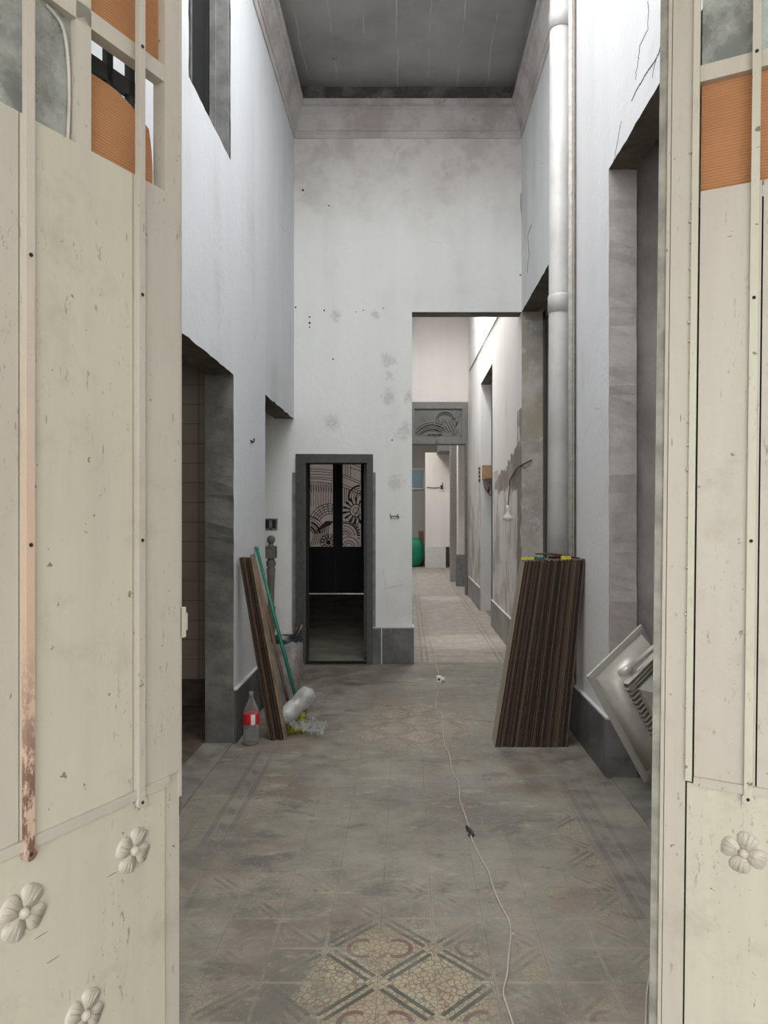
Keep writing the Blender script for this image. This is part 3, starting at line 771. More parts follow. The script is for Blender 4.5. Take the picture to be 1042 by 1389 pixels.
# ---------------------------------------------------------------- corridor end portal with carved transom
YP = 14.66
d5 = empty('door_5'); struct(d5, 'grey painted portal with relief transom at the corridor end', 'door')
bm = new_bm(); solid_wall(bm, 'y', YP - 0.02, YP + 0.2, 0.031, 1.208, 0, 3.835, [(0.09, 1.165, 0, 3.00), (0.155, 1.09, 3.16, 3.70)]); finish('frame', bm, 'portal_grey', d5, bevel=0.006)
bm = new_bm(); box(bm, 0.155, 1.09, YP + 0.03, YP + 0.05, 3.16, 3.70); panel = finish('relief_panel', bm, 'portal_grey', d5)
def tpt(cx, cy):
    xp = 550 + cx / 11.58; yp = 540 + cy / 11.58
    return ((xp - 552) * YP / 1000, 1.6 + (698 - yp) * YP / 1000)
bm = new_bm()
def rel(w, pts, t=0.02):
    t *= 1.9
    for seg in clip(pts, 165, 885, 205, 570): ribbon(bm, [tpt(*p) for p in seg], w * 0.00126, 'y', YP + 0.03, t)
for r, w, t in ((330, 14, .02), (300, 16, .03), (262, 14, .02), (232, 14, .03)): rel(w, arc(420, 690 + 15, r, 50, 165, 24), t)
for r, w, t in ((165, 22, .035), (135, 12, .02)): rel(w, arc(620, 370, r, 20, 200, 24), t)
for x0 in (200, 240, 275, 345, 385, 425): rel(10, dens([(x0, 210), (x0 - 12, 360)]), .012)
rel(22, dens([(305, 215), (305, 350)]), .02)
for k in range(5): rel(14, dens([(520 + k * 55, 320 + k * 8), (640 + k * 45, 520)], 8), .02)
for k in range(4): rel(12, dens([(880 - k * 30, 230), (740 + k * 20, 560)], 10), .015)
for x0 in (380, 460, 540): rel(18, arc(x0, 590, 35, 20, 160, 8), .03)
finish('relief_carving', bm, 'portal_grey', panel)
bm = new_bm(); tube(bm, [(0.60, YP - 0.02, 3.04), (0.60, YP - 0.05, 3.04)], 0.02, 8); finish('latch', bm, 'grey_frame', d5)

# things beyond the portal
slab('wall_far_pier', 0.555, 1.30, 22.2, 22.9, 0.63, 3.47, 'plaster_plain', 'white pier in the far room')
p = slab('trim_4', 0.55, 1.17, 22.17, 22.9, 0.0, 0.63, 'pale_dado', 'pale painted dado at the foot of the far white pier', 'trim')
slab('wall_far_lintel', 0.90, 1.40, 20.9, 22.2, 3.42, 4.1, 'portal_grey', 'dark grey lintel above the far white pier')
slab('wall_far_post', 1.04, 1.19, 17.6, 17.9, 0, 4.6, 'far_post_grey', 'grey post beyond the corridor portal')
slab('wall_far_nib', 1.16, 1.40, 16.6, 16.9, 0, 4.6, 'plaster_plain', 'white wall nib just beyond the corridor portal')
bm = new_bm(); box(bm, 1.10, 1.30, 16.5, 16.6, 0.0, 0.70); box(bm, 1.13, 1.27, 16.49, 16.5, 0.0, 0.6); struct(finish('trim_5', bm, 'window_grey', bevel=0.004), 'dark grey panelled plinth beyond the portal', 'trim')
w2 = empty('window_2'); struct(w2, 'bright frosted window in the far room', 'window')
bm = new_bm(); solid_wall(bm, 'y', 24.15, 24.22, -0.1, 0.60, 2.42, 3.12, [(-0.04, 0.54, 2.48, 3.06)]); finish('frame', bm, 'pale_dado', w2)
bm = new_bm(); box(bm, -0.04, 0.54, 24.19, 24.195, 2.48, 3.06); finish('pane', bm, 'frosted_pane', w2)
# green sack and cardboard in the far room
def blobby(bm, c, s, n=2.5, amp=0.15, sub=3, seed=0):
    r = bmesh.ops.create_icosphere(bm, subdivisions=sub, radius=1)
    for v in r['verts']:
        d = 1 + amp * mnoise.noise(v.co * n + Vector((seed, seed * 2, 0)))
        q = v.co.copy()
        for k in range(3): q[k] = math.copysign(abs(q[k]) ** 0.75, q[k])
        v.co = Vector((c[0] + q.x * s[0] * d, c[1] + q.y * s[1] * d, c[2] + q.z * s[2] * d))
    return r['verts']
bm = new_bm(); blobby(bm, (0.24, 22.6, 0.44), (0.26, 0.22, 0.44)); 
for v in bm.verts: v.co.z = max(v.co.z, 0.001)
tag(finish('full_sack', bm, 'sack_green', smooth=True), 'bright green sack standing in the far room', 'sack')
bm = new_bm(); box(bm, 0.40, 0.56, 22.95, 23.0, 0.001, 1.08)
for v in bm.verts:
    if v.co.z > 1: v.co.x -= 0.04
tag(finish('cardboard_sheet', bm, 'cardboard', bevel=0.004), 'brown cardboard sheet upright beside the green sack', 'cardboard')
# switch on the white pier with its wire
s = empty('wall_switch', (1.05, 22.19, 2.42)); tag(s, 'small switch and wire on the far white pier', 'switch')
bm = new_bm(); box(bm, -0.05, 0.05, -0.02, 0.008, -0.10, 0.08); finish('plate', bm, 'plug_white', s, bevel=0.004)
bm = new_bm(); box(bm, -0.04, 0.04, -0.03, -0.02, -0.06, 0.07); finish('rocker', bm, 'terminal_black', s)
bm = new_bm(); tube(bm, [(-0.45, -0.006, 0.0), (-0.2, -0.006, -0.02), (0, -0.006, 0.01), (0.03, -0.006, 0.15)], 0.012, 6); finish('wire', bm, 'cable_dark', s)

# inner door frame in the second right doorway
d6 = empty('door_6'); struct(d6, 'dark frame inside the second right doorway', 'door')
bm = new_bm(); box(bm, 1.455, 1.53, 7.76, 7.88, 0, 3.75); box(bm, 1.455, 1.53, 6.2, 7.88, 3.66, 3.76); box(bm, 1.475, 1.52, 5.5, 7.76, 0, 3.66); finish('frame', bm, 'grey_frame', d6, bevel=0.004)

# ---------------------------------------------------------------- pipes on right wall
pp = empty('drain_pipe', (1.135, 5.53, 0)); tag(pp, 'thick white vertical drainpipe on the right wall', 'pipe')
bm = new_bm(); tube(bm, [(-0.012, 0, 0.002), (0.008, 0, 3.0), (0.018, 0, 6.16)], 0.078, 28); finish('pipe', bm, 'pipe_white', pp)
for z, x in ((3.18, 0.009), (5.30, 0.016)):
    bm = new_bm(); tube(bm, [(x, 0, z - 0.07), (x, 0, z + 0.05), (x, 0, z + 0.065)], [0.086, 0.086, 0.079], 28); finish('socket', bm, 'pipe_white', pp)
p2 = empty('conduit', (1.19, 5.36, 0)); tag(p2, 'thin conduit running up beside the thick drainpipe', 'pipe')
bm = new_bm(); tube(bm, [(0, 0, 0.36), (0.004, 0, 6.16)], 0.019, 12); finish('pipe', bm, 'pipe_thin', p2)
bm = new_bm(); tube(bm, [(0.028, -0.02, 0.36), (0.030, -0.02, 6.16)], 0.006, 8); finish('wire', bm, 'rust_brown', p2)

# ---------------------------------------------------------------- wall details: cracks, holes
def crack(pts, w, plane, c, parent, t=-0.0015):
    bm = new_bm(); q = []
    for a, b in zip(pts, pts[1:]):
        for i in range(5):
            f = i / 5; q.append((a[0] + (b[0] - a[0]) * f + random.uniform(-.016, .016), a[1] + (b[1] - a[1]) * f + random.uniform(-.004, .004)))
    q.append(pts[-1]); ribbon(bm, q, w, plane, c, t if plane == 'x' else abs(t)); finish('crack', bm, 'hole_dark', parent)
def ronwall(xp, yp):      # photo px on the right wall plane
    d = XR * 1000 / (xp - 552); return (d, 1.6 + (698 - yp) * d / 1000)
for pts, w in (([(899, 57), (893, 75), (885, 88), (878, 97), (870, 112), (862, 125), (857, 137)], 0.006),
               ([(880, 0), (879, 40), (868, 62), (866, 80), (862, 108)], 0.004),
               ([(843, 165), (838, 195), (834, 215), (831, 227)], 0.005),
               ([(900, 62), (890, 80), (886, 105)], 0.003),
               ([(721, 305), (716, 320), (718, 345), (715, 370)], 0.012)):
    crack([ronwall(*p) for p in pts], w, 'x', XR, wr, 0.0015)
def bonwall(xp, yp): return ((xp - 552) * YB / 1000, 1.6 + (698 - yp) * YB / 1000)
bm = new_bm()
for xp, yp, r in ((420, 430, 1.2), (420, 438, 1.5), (420, 444, 1), (440, 421, 1.2), (401, 417, 1.2), (452, 487, 1.1), (411, 258, 1.6), (446, 279, 1), (483, 423, .8), (493, 421, .9), (520, 418, .8), (532, 597, 1.1)):
    a, z = bonwall(xp, yp); tube(bm, [(a, YB, z), (a, YB - 0.0015, z)], r * 0.0079, 8)
finish('nail_holes', bm, 'hole_dark', wb)
# broken plaster at the right corner
bm = new_bm(); pts = [bonwall(*p) for p in ((706, 262), (711.4, 260), (711.4, 312), (708, 308), (707, 290), (705.5, 278))]
vs = [bm.verts.new((a, YB - 0.002, z)) for a, z in pts]; vs2 = [bm.verts.new((a, YB, z)) for a, z in pts]; bm.faces.new(vs)
for i in range(6): bm.faces.new((vs[i], vs[(i + 1) % 6], vs2[(i + 1) % 6], vs2[i]))
finish('broken_plaster', bm, 'cement_ochre', wb)
# bracket on pier
h = empty('wall_clip', (*[bonwall(536, 700)[0], YB - 0.0], bonwall(536, 700)[1])); h.location = (bonwall(536, 700)[0], YB, bonwall(536, 700)[1])
tag(h, 'small bent iron clip sticking out of the back wall pier', 'clip')
bm = new_bm()
for a in (-0.045, 0.035): tube(bm, [(a - 0.01, -0.018, 0.02), (a, -0.02, 0), (a + 0.005, -0.018, -0.022)], 0.006, 6)
tube(bm, [(-0.045, -0.02, 0), (0.035, -0.02, -0.003)], 0.006, 6); tube(bm, [(0, 0.0, 0), (0, -0.02, 0)], 0.007, 6); finish('clip', bm, 'newel_grey', h)
h = empty('wall_hook'); d = 1.21 / 0.211; h.location = (XL, d, 1.6 + 0.098 * d); tag(h, 'small dark hook on the left wall between the openings', 'hook')
bm = new_bm(); tube(bm, [(0, 0, 0), (0.02, 0, 0.005), (0.022, 0, 0.03)], 0.007, 6); tube(bm, [(0.002, 0.02, 0), (0.002, -0.03, 0.01)], 0.008, 6); finish('hook', bm, 'tool_black', h)
# switch boxes in the stair recess
for i, (xp, lab) in enumerate(((371, 'open black socket box right of its twin in the stair recess'), (363.5, 'open black socket box half hidden by the left wall edge'))):
    s = empty('socket_box', (bonwall(xp, 711)[0], YB, bonwall(xp, 711)[1])); tag(s, lab, 'socket', 'socket boxes in the stair recess')
    bm = new_bm(); solid_wall(bm, 'y', -0.012, 0.0, -0.045, 0.045, -0.06, 0.06, [(-0.028, 0.028, -0.045, 0.045)]); finish('box_rim', bm, 'window_grey', s)
    bm = new_bm(); box(bm, -0.028, 0.028, -0.003, -0.0005, -0.045, 0.045); finish('box_inside', bm, 'plain_black', s)

# ---------------------------------------------------------------- newel post
np_ = empty('newel_post', (-1.345, 7.3, 0)); tag(np_, 'turned grey newel post with ball top in the stair recess', 'post')
bm = new_bm(); lathe(bm, [(0.055, 0.0), (0.055, 0.30), (0.045, 0.32), (0.052, 0.36), (0.034, 0.40), (0.046, 0.48), (0.048, 0.60), (0.040, 0.66), (0.045, 0.68), (0.030, 0.70), (0.032, 0.85), (0.038, 1.0), (0.044, 1.06), (0.034, 1.075), (0.046, 1.10), (0.048, 1.13), (0.034, 1.15), (0.036, 1.17)], seg=20); finish('shaft', bm, 'newel_grey', np_)
bm = new_bm(); box(bm, -0.05, 0.05, -0.05, 0.05, 1.17, 1.285); finish('block', bm, 'newel_grey', np_, bevel=0.01)
bm = new_bm(); lathe(bm, [(0.042, 1.285), (0.022, 1.30), (0.020, 1.312), (0.034, 1.325), (0.042, 1.35), (0.036, 1.375), (0.015, 1.392), (0.003, 1.394)], seg=20); finish('ball', bm, 'newel_grey', np_)

# ---------------------------------------------------------------- leaning boards
def board_mesh(name, t, w, l):
    bm = new_bm(); box(bm, 0, t, 0, w, 0, l)
    bmesh.ops.bevel(bm, geom=list(bm.edges), offset=0.0008, segments=1, affect='EDGES')
    for f in bm.faces:
        f.normal_update()
        if abs(f.normal.x) > 0.9: f.material_index = 1
    me = bpy.data.meshes.new(name); bm.to_mesh(me); bm.free(); me.materials.append(M['board_edge']); me.materials.append(M['board_face'])
    return me
me_a = board_mesh('laminate_board', 0.0089, 0.20, 1.30); me_b = board_mesh('laminate_board', 0.0089, 0.20, 1.292)
N = 45
for i in range(N):
    f = i / (N - 1)
    lean = math.atan2(0.205 + (0.122 - 0.205) * f, 1.285)
    o = bpy.data.objects.new('laminate_board', me_a if random.random() < .5 else me_b); COL.objects.link(o)
    o.location = (0.607 + 0.0111 * i, 5.07 + random.uniform(-0.006, 0.006) , 0.0005)
    o.rotation_euler = (0, lean, 0)
    if i == 0: lab = 'leftmost board of the tall right stack, its pale face showing'
    elif i == N - 1: lab = 'rightmost dark board of the tall stack, nearest the drainpipe'
    else: lab = 'thin dark laminate board inside the tall stack leaning on the right wall'
    tag(o, lab, 'board', 'laminate boards stacked against the right wall')
top = lambda xp, dz, y=5.12: Vector(((xp - 552) * y / 1000, y, 1.29 + dz))
bm = new_bm(); tube(bm, [top(726, .036), top(745, .038), top(762, .028), top(778, .012), top(786, .008)], [.005, .006, .006, .007, .004], 8)
tag(finish('metal_rod', bm, 'dark_red'), 'dark red bent rod lying across the top of the board stack', 'rod')
bm = new_bm(); tube(bm, [top(744, .012, 5.16), top(752, .018, 5.16), top(764, .016, 5.16)], [.008, .018, .010], 8)
tag(finish('rolled_strap', bm, 'dark_red'), 'crumpled dark red strap on top of the board stack', 'strap')
for a, b, mm, lab, h0 in ((707, 724, 'yellow_plastic', 'long yellow spacer on the left top of the board stack', .008), (725, 739, 'green_plastic', 'dark green spacer on top of the board stack', .012), (761, 774, 'yellow_plastic', 'short yellow spacer on the right top of the board stack', .020)):
    p, q = top(a, 0.002), top(b, 0.002)
    bm = new_bm(); box(bm, p.x, q.x, 5.10, 5.135, 1.287, 1.292 + h0); box(bm, p.x + .006, p.x + .016, 5.10, 5.135, 1.292 + h0, 1.297 + h0)
    tag(finish('plastic_spacer', bm, mm, bevel=0.002), lab, 'spacer')

me_c = board_mesh('laminate_board', 0.0125, 0.12, 1.31)
NB = [(-0.975, 0), (-0.957, 1), (-0.940, 2), (-0.917, 3), (-0.896, 4), (-0.872, 5)]
tops = [-1.190, -1.176, -1.162, -1.144, -1.126, -1.108]
labs = ['leftmost board of the small left stack, against the wall', 'second board from the wall in the small left stack', 'third board from the wall in the small left stack',
        'fourth board from the wall in the small left stack', 'fifth board from the wall in the small left stack', 'outermost pale edged board of the small left stack']
for (bx, i), tx in zip(NB, tops):
    me = me_c.copy(); o = bpy.data.objects.new('laminate_board', me); COL.objects.link(o)
    lean = math.asin((bx - tx) / 1.31); o.location = (bx, 5.22 + random.uniform(-.01, .01), 0.001); o.rotation_euler = (0, -lean, 0)
    if i == 5: o.scale = (1, 1, 1.02)
    me.materials[1] = M['stick_wood'] if i < 5 else M['scrap_wood']
    if i in (1, 3, 5): me.materials[0] = M['scrap_wood' if i == 5 else 'board_edge']
    tag(o, labs[i], 'board', 'boards leaning on the left wall')

# ---------------------------------------------------------------- broom, stick, sack, bundle, bottle
br = empty('broom'); tag(br, 'green handled broom leaning on the left wall, yellow bristles down', 'broom')
t0 = Vector((-1.19, 5.85, 1.325)); t1 = Vector((-0.82, 5.50, 0.20))
bm = new_bm(); tube(bm, [t0, t0.lerp(t1, .5), t1], 0.0135, 10); finish('handle', bm, 'broom_green', br)
bm = new_bm(); q = (t0 - t1).normalized(); tube(bm, [t0 - q * 0.005, t0 + q * 0.022], [.016, .013], 10); finish('cap', bm, 'broom_green', br)
bm = new_bm()
for k in range(260):
    a = random.uniform(-0.12, 0.06); b = random.uniform(-0.05, 0.05)
    p = Vector((-0.81 + a * 0.9, 5.45 + b, 0.13)); e = p + Vector((random.uniform(-.03, .03), random.uniform(-.05, .03), -0.125))
    e.z = max(e.z, 0.003); tube(bm, [p, p.lerp(e, .5) + Vector((random.uniform(-.01, .01), 0, 0)), e], 0.0035, 4)
tag(finish('bristles', bm, 'bristle_yellow', br), kind='stuff')
bm = new_bm(); box(bm, -0.93, -0.745, 5.40, 5.50, 0.12, 0.155); finish('head', bm, 'bristle_yellow', br, bevel=0.01)
st = new_bm(); a, b = Vector((-1.192, 5.78, 1.24)), Vector((-0.865, 5.62, 0.002)); tube(st, [a, a.lerp(b, .5), b], 0.0125, 10)
tag(finish('wooden_stick', st, 'stick_wood'), 'thin brown wooden stick leaning just behind the green broom handle', 'stick')
# white plastic wrapped roll on the broom head
bm = new_bm(); a = Vector((-0.705, 5.50, 0.285)); b = Vector((-0.915, 5.33, 0.105)); 
pts = [a.lerp(b, k / 16) for k in range(17)]
tube(bm, pts, [0.02 if k in (0, 16) else 0.05 if k in (1, 15) else 0.068 for k in range(17)], 24)
for v in bm.verts: v.co += Vector((mnoise.noise(v.co * 18), mnoise.noise(v.co * 18 + Vector((5, 5, 5))), mnoise.noise(v.co * 18 + Vector((9, 1, 4))))) * 0.014
tag(finish('plastic_bag', bm, 'plastic_white', smooth=True), 'crumpled white plastic bundle lying over the broom head', 'bag')
bm = new_bm(); r = bmesh.ops.create_grid(bm, x_segments=26, y_segments=26, size=0.5)
for v in bm.verts:
    x_, y_ = v.co.x, v.co.y
    v.co = Vector((-0.735 + x_ * 0.26, 5.43 + y_ * 0.30, 0.11 - 0.09 * min(1, (x_ + .5)) + 0.05 * mnoise.noise(Vector((x_ * 7, y_ * 7, 0))) + 0.03 * mnoise.noise(Vector((x_ * 18, y_ * 18, 3)))))
    v.co.z = max(0.002, v.co.z)
tag(finish('plastic_film', bm, 'film_plastic', smooth=True), 'clear crumpled plastic film on the floor beside the broom head', 'plastic')
# sack
sk = empty('rubble_sack', (-1.02, 6.12, 0)); tag(sk, 'full whitish printed rubble sack with black liner by the newel post', 'sack')
bm = new_bm(); rings = []
for j in range(15):
    z = 0.56 * j / 14; ring = []
    for k in range(40):
        a = 2 * PI * k / 40; ca, sa = math.cos(a), math.sin(a)
        rx = 0.145 * (1 - 0.05 * math.sin(z * 6)); ry = 0.13
        p = Vector((math.copysign(abs(ca) ** .7, ca) * rx, math.copysign(abs(sa) ** .7, sa) * ry, z))
        p += Vector((ca, sa, 0)) * 0.022 * mnoise.noise(Vector((ca * 2, sa * 2, z * 8))) + Vector((0.02 * z, 0, 0))
        if j == 14: p.z += 0.02 * mnoise.noise(Vector((ca * 3, sa * 3, 5)))
        ring.append(bm.verts.new(p))
    rings.append(ring)
for a, b in zip(rings, rings[1:]):
    for k in range(40): bm.faces.new((a[k], a[(k + 1) % 40], b[(k + 1) % 40], b[k]))
bm.faces.new(rings[0][::-1]); finish('sack_body', bm, 'sack_white', sk, smooth=True)
bm = new_bm(); rings = []
for j, (s_, z) in enumerate(((1.02, .545), (1.06, .575), (1.05, .585), (.93, .575), (.8, .50), (.3, .46))):
    rings.append([bm.verts.new((0.145 * s_ * math.cos(2 * PI * k / 32) + .012, 0.13 * s_ * math.sin(2 * PI * k / 32), z + 0.018 * mnoise.noise(Vector((math.cos(2 * PI * k / 32) * 3, math.sin(2 * PI * k / 32) * 3, j))))) for k in range(32)])
for a, b in zip(rings, rings[1:]):
    for k in range(32): bm.faces.new((a[k], a[(k + 1) % 32], b[(k + 1) % 32], b[k]))
bm.faces.new(rings[-1]); finish('black_liner', bm, 'sack_black', sk, smooth=True)
for i, (a, b, lab) in enumerate((((-0.98, 6.1, .50), (-0.905, 6.14, .675), 'black tool handle in the sack, the taller one'), ((-0.965, 6.06, .50), (-0.88, 6.08, .65), 'black tool handle in the sack, the shorter one at the right'))):
    bm = new_bm(); a, b = Vector(a), Vector(b); tube(bm, [a, a.lerp(b, .6), b], [.011, .012, .014], 8); tag(finish('tool_handle', bm, 'tool_black'), lab, 'tool', 'tool handles in the sack')
bm = new_bm(); tube(bm, [(-0.96, 6.2, .5), (-0.885, 6.25, .665)], .010, 8); tag(finish('wood_stake', bm, 'stick_wood'), 'reddish stake poking from the sack beside the black handles', 'stake')
# scrap wood in front of the sack
for i, (x0, x1, y, z, lab) in enumerate(((-1.03, -0.93, 5.62, .012, 'lowest scrap of wood between the boards and the sack'), (-1.05, -0.90, 5.66, .034, 'longest pale scrap of wood leaning by the sack'), (-1.12, -0.99, 5.60, .012, 'scrap of wood lying behind the leaning boards'))):
    bm = new_bm(); box(bm, x0, x1, y - .02, y + .02, z - .011, z + .011)
    if i == 1:
        for v in bm.verts: v.co.z += max(0, (v.co.x - x0)) * 0.9 
    tag(finish('scrap_wood', bm, 'scrap_wood', bevel=.002), lab, 'wood', 'wood scraps by the sack')

bt = empty('soda_bottle', (-1.085, 5.14, 0.0)); tag(bt, 'clear plastic bottle with red label on the floor by the left skirting', 'bottle')
bm = new_bm(); lathe(bm, [(0.030, 0.0), (0.048, 0.004), (0.054, 0.02), (0.055, 0.08), (0.054, 0.13), (0.055, 0.15), (0.055, 0.215), (0.050, 0.24), (0.038, 0.27), (0.022, 0.305), (0.014, 0.325), (0.014, 0.35)], seg=28); finish('bottle_body', bm, 'clear_plastic', bt)
bm = new_bm(); lathe(bm, [(0.016, 0.342), (0.016, 0.362), (0.014, 0.364)], seg=20); finish('cap', bm, 'clear_plastic', bt)
bm = new_bm(); lathe(bm, [(0.0565, 0.145), (0.057, 0.147), (0.057, 0.218), (0.0565, 0.22)], seg=36)
for f in bm.faces:
    c = f.calc_center_median(); a = math.degrees(math.atan2(c.y, c.x))
    if -82 < a < -50 and len(f.verts) == 4 and c.z > .15 and c.z < .2: f.material_index = 1
finish('label', bm, ['label_red', 'label_white'], bt)

# ---------------------------------------------------------------- floor cable, plug, connector
def smooth_path(pts, k=6):
    out = []
    for i in range(len(pts) - 1):
        p0 = pts[max(0, i - 1)]; p1 = pts[i]; p2 = pts[i + 1]; p3 = pts[min(len(pts) - 1, i + 2)]
        for j in range(k):
            t = j / k
            out.append(0.5 * ((2 * p1) + (p2 - p0) * t + (2 * p0 - 5 * p1 + 4 * p2 - p3) * t * t + (-p0 + 3 * p1 - 3 * p2 + p3) * t ** 3))
    return out + [pts[-1]]
near = [fl(x, y, .004) for x, y in ((600, 926), (593, 946), (592, 958), (600, 972), (600, 985), (603, 1008), (610, 1025), (613, 1045), (622, 1062), (624, 1085), (630, 1103), (637, 1124), (641, 1140), (650, 1160), (662, 1181), (668, 1200), (678, 1225), (691, 1250), (693, 1270), (690, 1300), (688, 1322), (683, 1345), (688, 1365), (697, 1392), (706, 1430))]
far = [fl(x, y, .004) for x, y in ((558, 806), (566, 822), (576, 838), (580, 852), (582, 868), (588, 885), (592, 905), (596, 916))]
cb = empty('extension_cable'); tag(cb, 'beige extension cable winding down the middle of the tiled floor', 'cable')
bm = new_bm(); tube(bm, smooth_path(near), 0.0038, 6); finish('cable', bm, 'cable_white', cb)
bm = new_bm(); p = fl(638, 1127, .009)
tube(bm, [p + Vector((-.014, .05, 0)), p, p + Vector((.010, -.05, 0))], [.007, .011, .008], 8); tube(bm, [p + Vector((.01, -.02, 0)), p + Vector((-.012, -.045, -.003))], .005, 6); finish('connector', bm, 'terminal_black', cb)
cc = empty('corridor_cable'); tag(cc, 'pale cable coming out of the corridor to the white socket', 'cable')
bm = new_bm(); tube(bm, smooth_path(far), 0.005, 6); finish('cable', bm, 'cable_white', cc)
sb = empty('socket_block', fl(597, 925)); tag(sb, 'white extension socket lying on the floor at the corridor mouth', 'socket')
bm = new_bm(); box(bm, -.032, .012, -.02, .03, .001, .055); finish('body', bm, 'plug_white', sb, bevel=.006)
bm = new_bm(); tube(bm, [(.012, 0, .03), (.035, -.004, .028), (.05, -.01, .018)], [.022, .018, .008], 12); finish('plug', bm, 'plug_white', sb)
bm = new_bm(); tube(bm, [(-.01, -.021, .028), (-.01, -.0195, .028)], .012, 10); finish('socket_hole', bm, 'terminal_black', sb)
bm = new_bm(); tube(bm, smooth_path([fl(x, y, .004) for x, y in ((872, 1430), (876, 1389), (878, 1345), (885, 1308), (893, 1280), (905, 1250))]), .0035, 6)
tag(finish('loose_wire', bm, 'cable_white'), 'short pale wire on the floor beside the right door leaf', 'wire')

# ---------------------------------------------------------------- hanging lamp holder and wiring on the corridor wall
def rw(xp, yp, off=0.012):
    X = XR - off; d = X * 1000 / (xp - 552); return Vector((X, d, 1.6 + (698 - yp) * d / 1000))
lh = empty('lamp_holder'); tag(lh, 'white bulb hanging from a dark wire on the peeling corridor wall', 'lamp')
j1 = rw(692, 651)
jam = Vector((1.33, 7.86, 1.6 + (698 - 624) * 7.86 / 1000))
bm = new_bm(); tube(bm, smooth_path([jam, Vector((1.25, 7.84, 2.14)), Vector((1.215, 7.95, 2.12)), rw(700, 637), j1]), .008, 6)
tube(bm, smooth_path([j1, rw(691, 665), rw(690, 676), rw(689.5, 687)]), .006, 6); finish('wire', bm, 'cable_dark', lh)
bm = new_bm(); c = rw(689, 697, .05)
lathe(bm, [(.020, .10), (.024, .05), (.020, .04), (.024, .0), (.055, -.03), (.060, -.05), (.045, -.075), (.01, -.085)][::-1], c, 16); finish('bulb', bm, 'plug_white', lh)
wb2 = empty('wiring_box'); tag(wb2, 'brown junction box with loose wires at the corridor doorway', 'junction box')
c = Vector((1.36, 12.24, 1.6 + (698 - 642) * .01224))
bm = new_bm(); box(bm, 1.25, 1.40, 12.15, 12.285, c.z - .10, c.z + .13); finish('box', bm, 'box_brown', wb2, bevel=.006)
bm = new_bm()
for k in range(5): tube(bm, smooth_path([Vector((1.30 + .02 * k, 12.15, c.z - .08)), Vector((1.27 + .03 * k, 12.12, c.z - .2 - .04 * k)), Vector((1.34, 12.13, c.z - .32)), Vector((1.37, 12.14, c.z - .15))]), .006, 5)
finish('wires', bm, 'dark_red', wb2)
ts = empty('switch_strip'); tag(ts, 'narrow strip of black switches on the bright corridor wall', 'switch')
for k in range(4):
    p = rw(654.7, 636 + k * 5, .0)
    bm = new_bm(); box(bm, XR - .02, XR, 12.34 + .0, 12.46, 2.15 + k * .065, 2.20 + k * .065); finish('switch', bm, 'terminal_black', ts, bevel=.003)
# surface cable high on the corridor wall
bm = new_bm(); tube(bm, [rw(706, 373 , .014), rw(676.7, 428, .014), rw(655, 468, .014), rw(637, 503, .014)], .010, 6); tag(finish('surface_cable', bm, 'cable_dark'), 'thin dark cable running along the top of the corridor wall', 'cable')

# ---------------------------------------------------------------- floodlight leaning at the right jamb
A = Vector((1.0206, 4.2, .680)); AC = Vector((.379, .16, -.66)); AB = Vector((.355, .196, .252))
u = AC.normalized(); v_ = (AB - AB.dot(u) * u).normalized(); n_ = u.cross(v_).normalized()
if n_.y > 0: n_ = -n_
fx = empty('floodlight'); tag(fx, 'old cream metal floodlight housing with cooling fins leaning on the right jamb', 'lamp')
lu, lv = AC.length, 0.50
def FP(a, b, c): return A + u * a + v_ * b + n_ * c
def frustum(bm, rects):
    rings = []
    for (a0, a1, b0, b1, c) in rects:
        rings.append([bm.verts.new(FP(*q, c)) for q in ((a0, b0), (a1, b0), (a1, b1), (a0, b1))])
    for p, q in zip(rings, rings[1:]):
        for k in range(4): bm.faces.new((p[k], p[(k + 1) % 4], q[(k + 1) % 4], q[k]))
    bm.faces.new(rings[0][::-1]); bm.faces.new(rings[-1])
bm = new_bm(); frustum(bm, [(0, lu, 0, lv, 0), (0, lu, 0, lv, .016), (.02, lu - .02, .02, lv - .02, .02)]); finish('rim', bm, 'lamp_metal', fx, bevel=.005, seg=2)
bm = new_bm(); frustum(bm, [(.035, lu - .05, .035, lv - .035, .015), (.115, lu - .10, .105, lv - .08, .12)]); finish('reflector_shell', bm, 'lamp_metal', fx, bevel=.022, seg=4, smooth=True)
bm = new_bm(); frustum(bm, [(.13, lu - .11, .118, lv - .09, .115), (.13, lu - .11, .118, lv - .09, .145)]); finish('fin_base', bm, 'fin_dark', fx)
for k in range(17):
    a = .150 + k * .031
    bm = new_bm(); frustum(bm, [(a, a + .007, .108, .165, .115), (a, a + .007, .108, .165, .158)]); finish('fin', bm, 'lamp_metal', fx)
for k in range(3):
    b = .20 + k * .0
    bm = new_bm(); frustum(bm, [(.118 + k * .022, .125 + k * .022, .12, lv - .09, .115), (.118 + k * .022, .125 + k * .022, .12, lv - .09, .160)]); finish('fin', bm, 'lamp_metal', fx)
bm = new_bm(); frustum(bm, [(.19, lu - .12, .165, lv - .09, .145), (.19, lu - .12, .165, lv - .09, .175), (.245, lu - .17, .215, lv - .12, .225)]); finish('gear_box', bm, 'lamp_metal', fx, bevel=.010, seg=3)
bm = new_bm(); tube(bm, [FP(.08, .20, .12), FP(.04, .38, .20), FP(.02, .56, .28)], .015, 12); finish('mounting_arm', bm, 'lamp_metal', fx)
bm = new_bm(); tube(bm, [FP(.09, .15, .08), FP(.08, .215, .125)], .022, 12); finish('arm_clamp', bm, 'lamp_metal', fx)
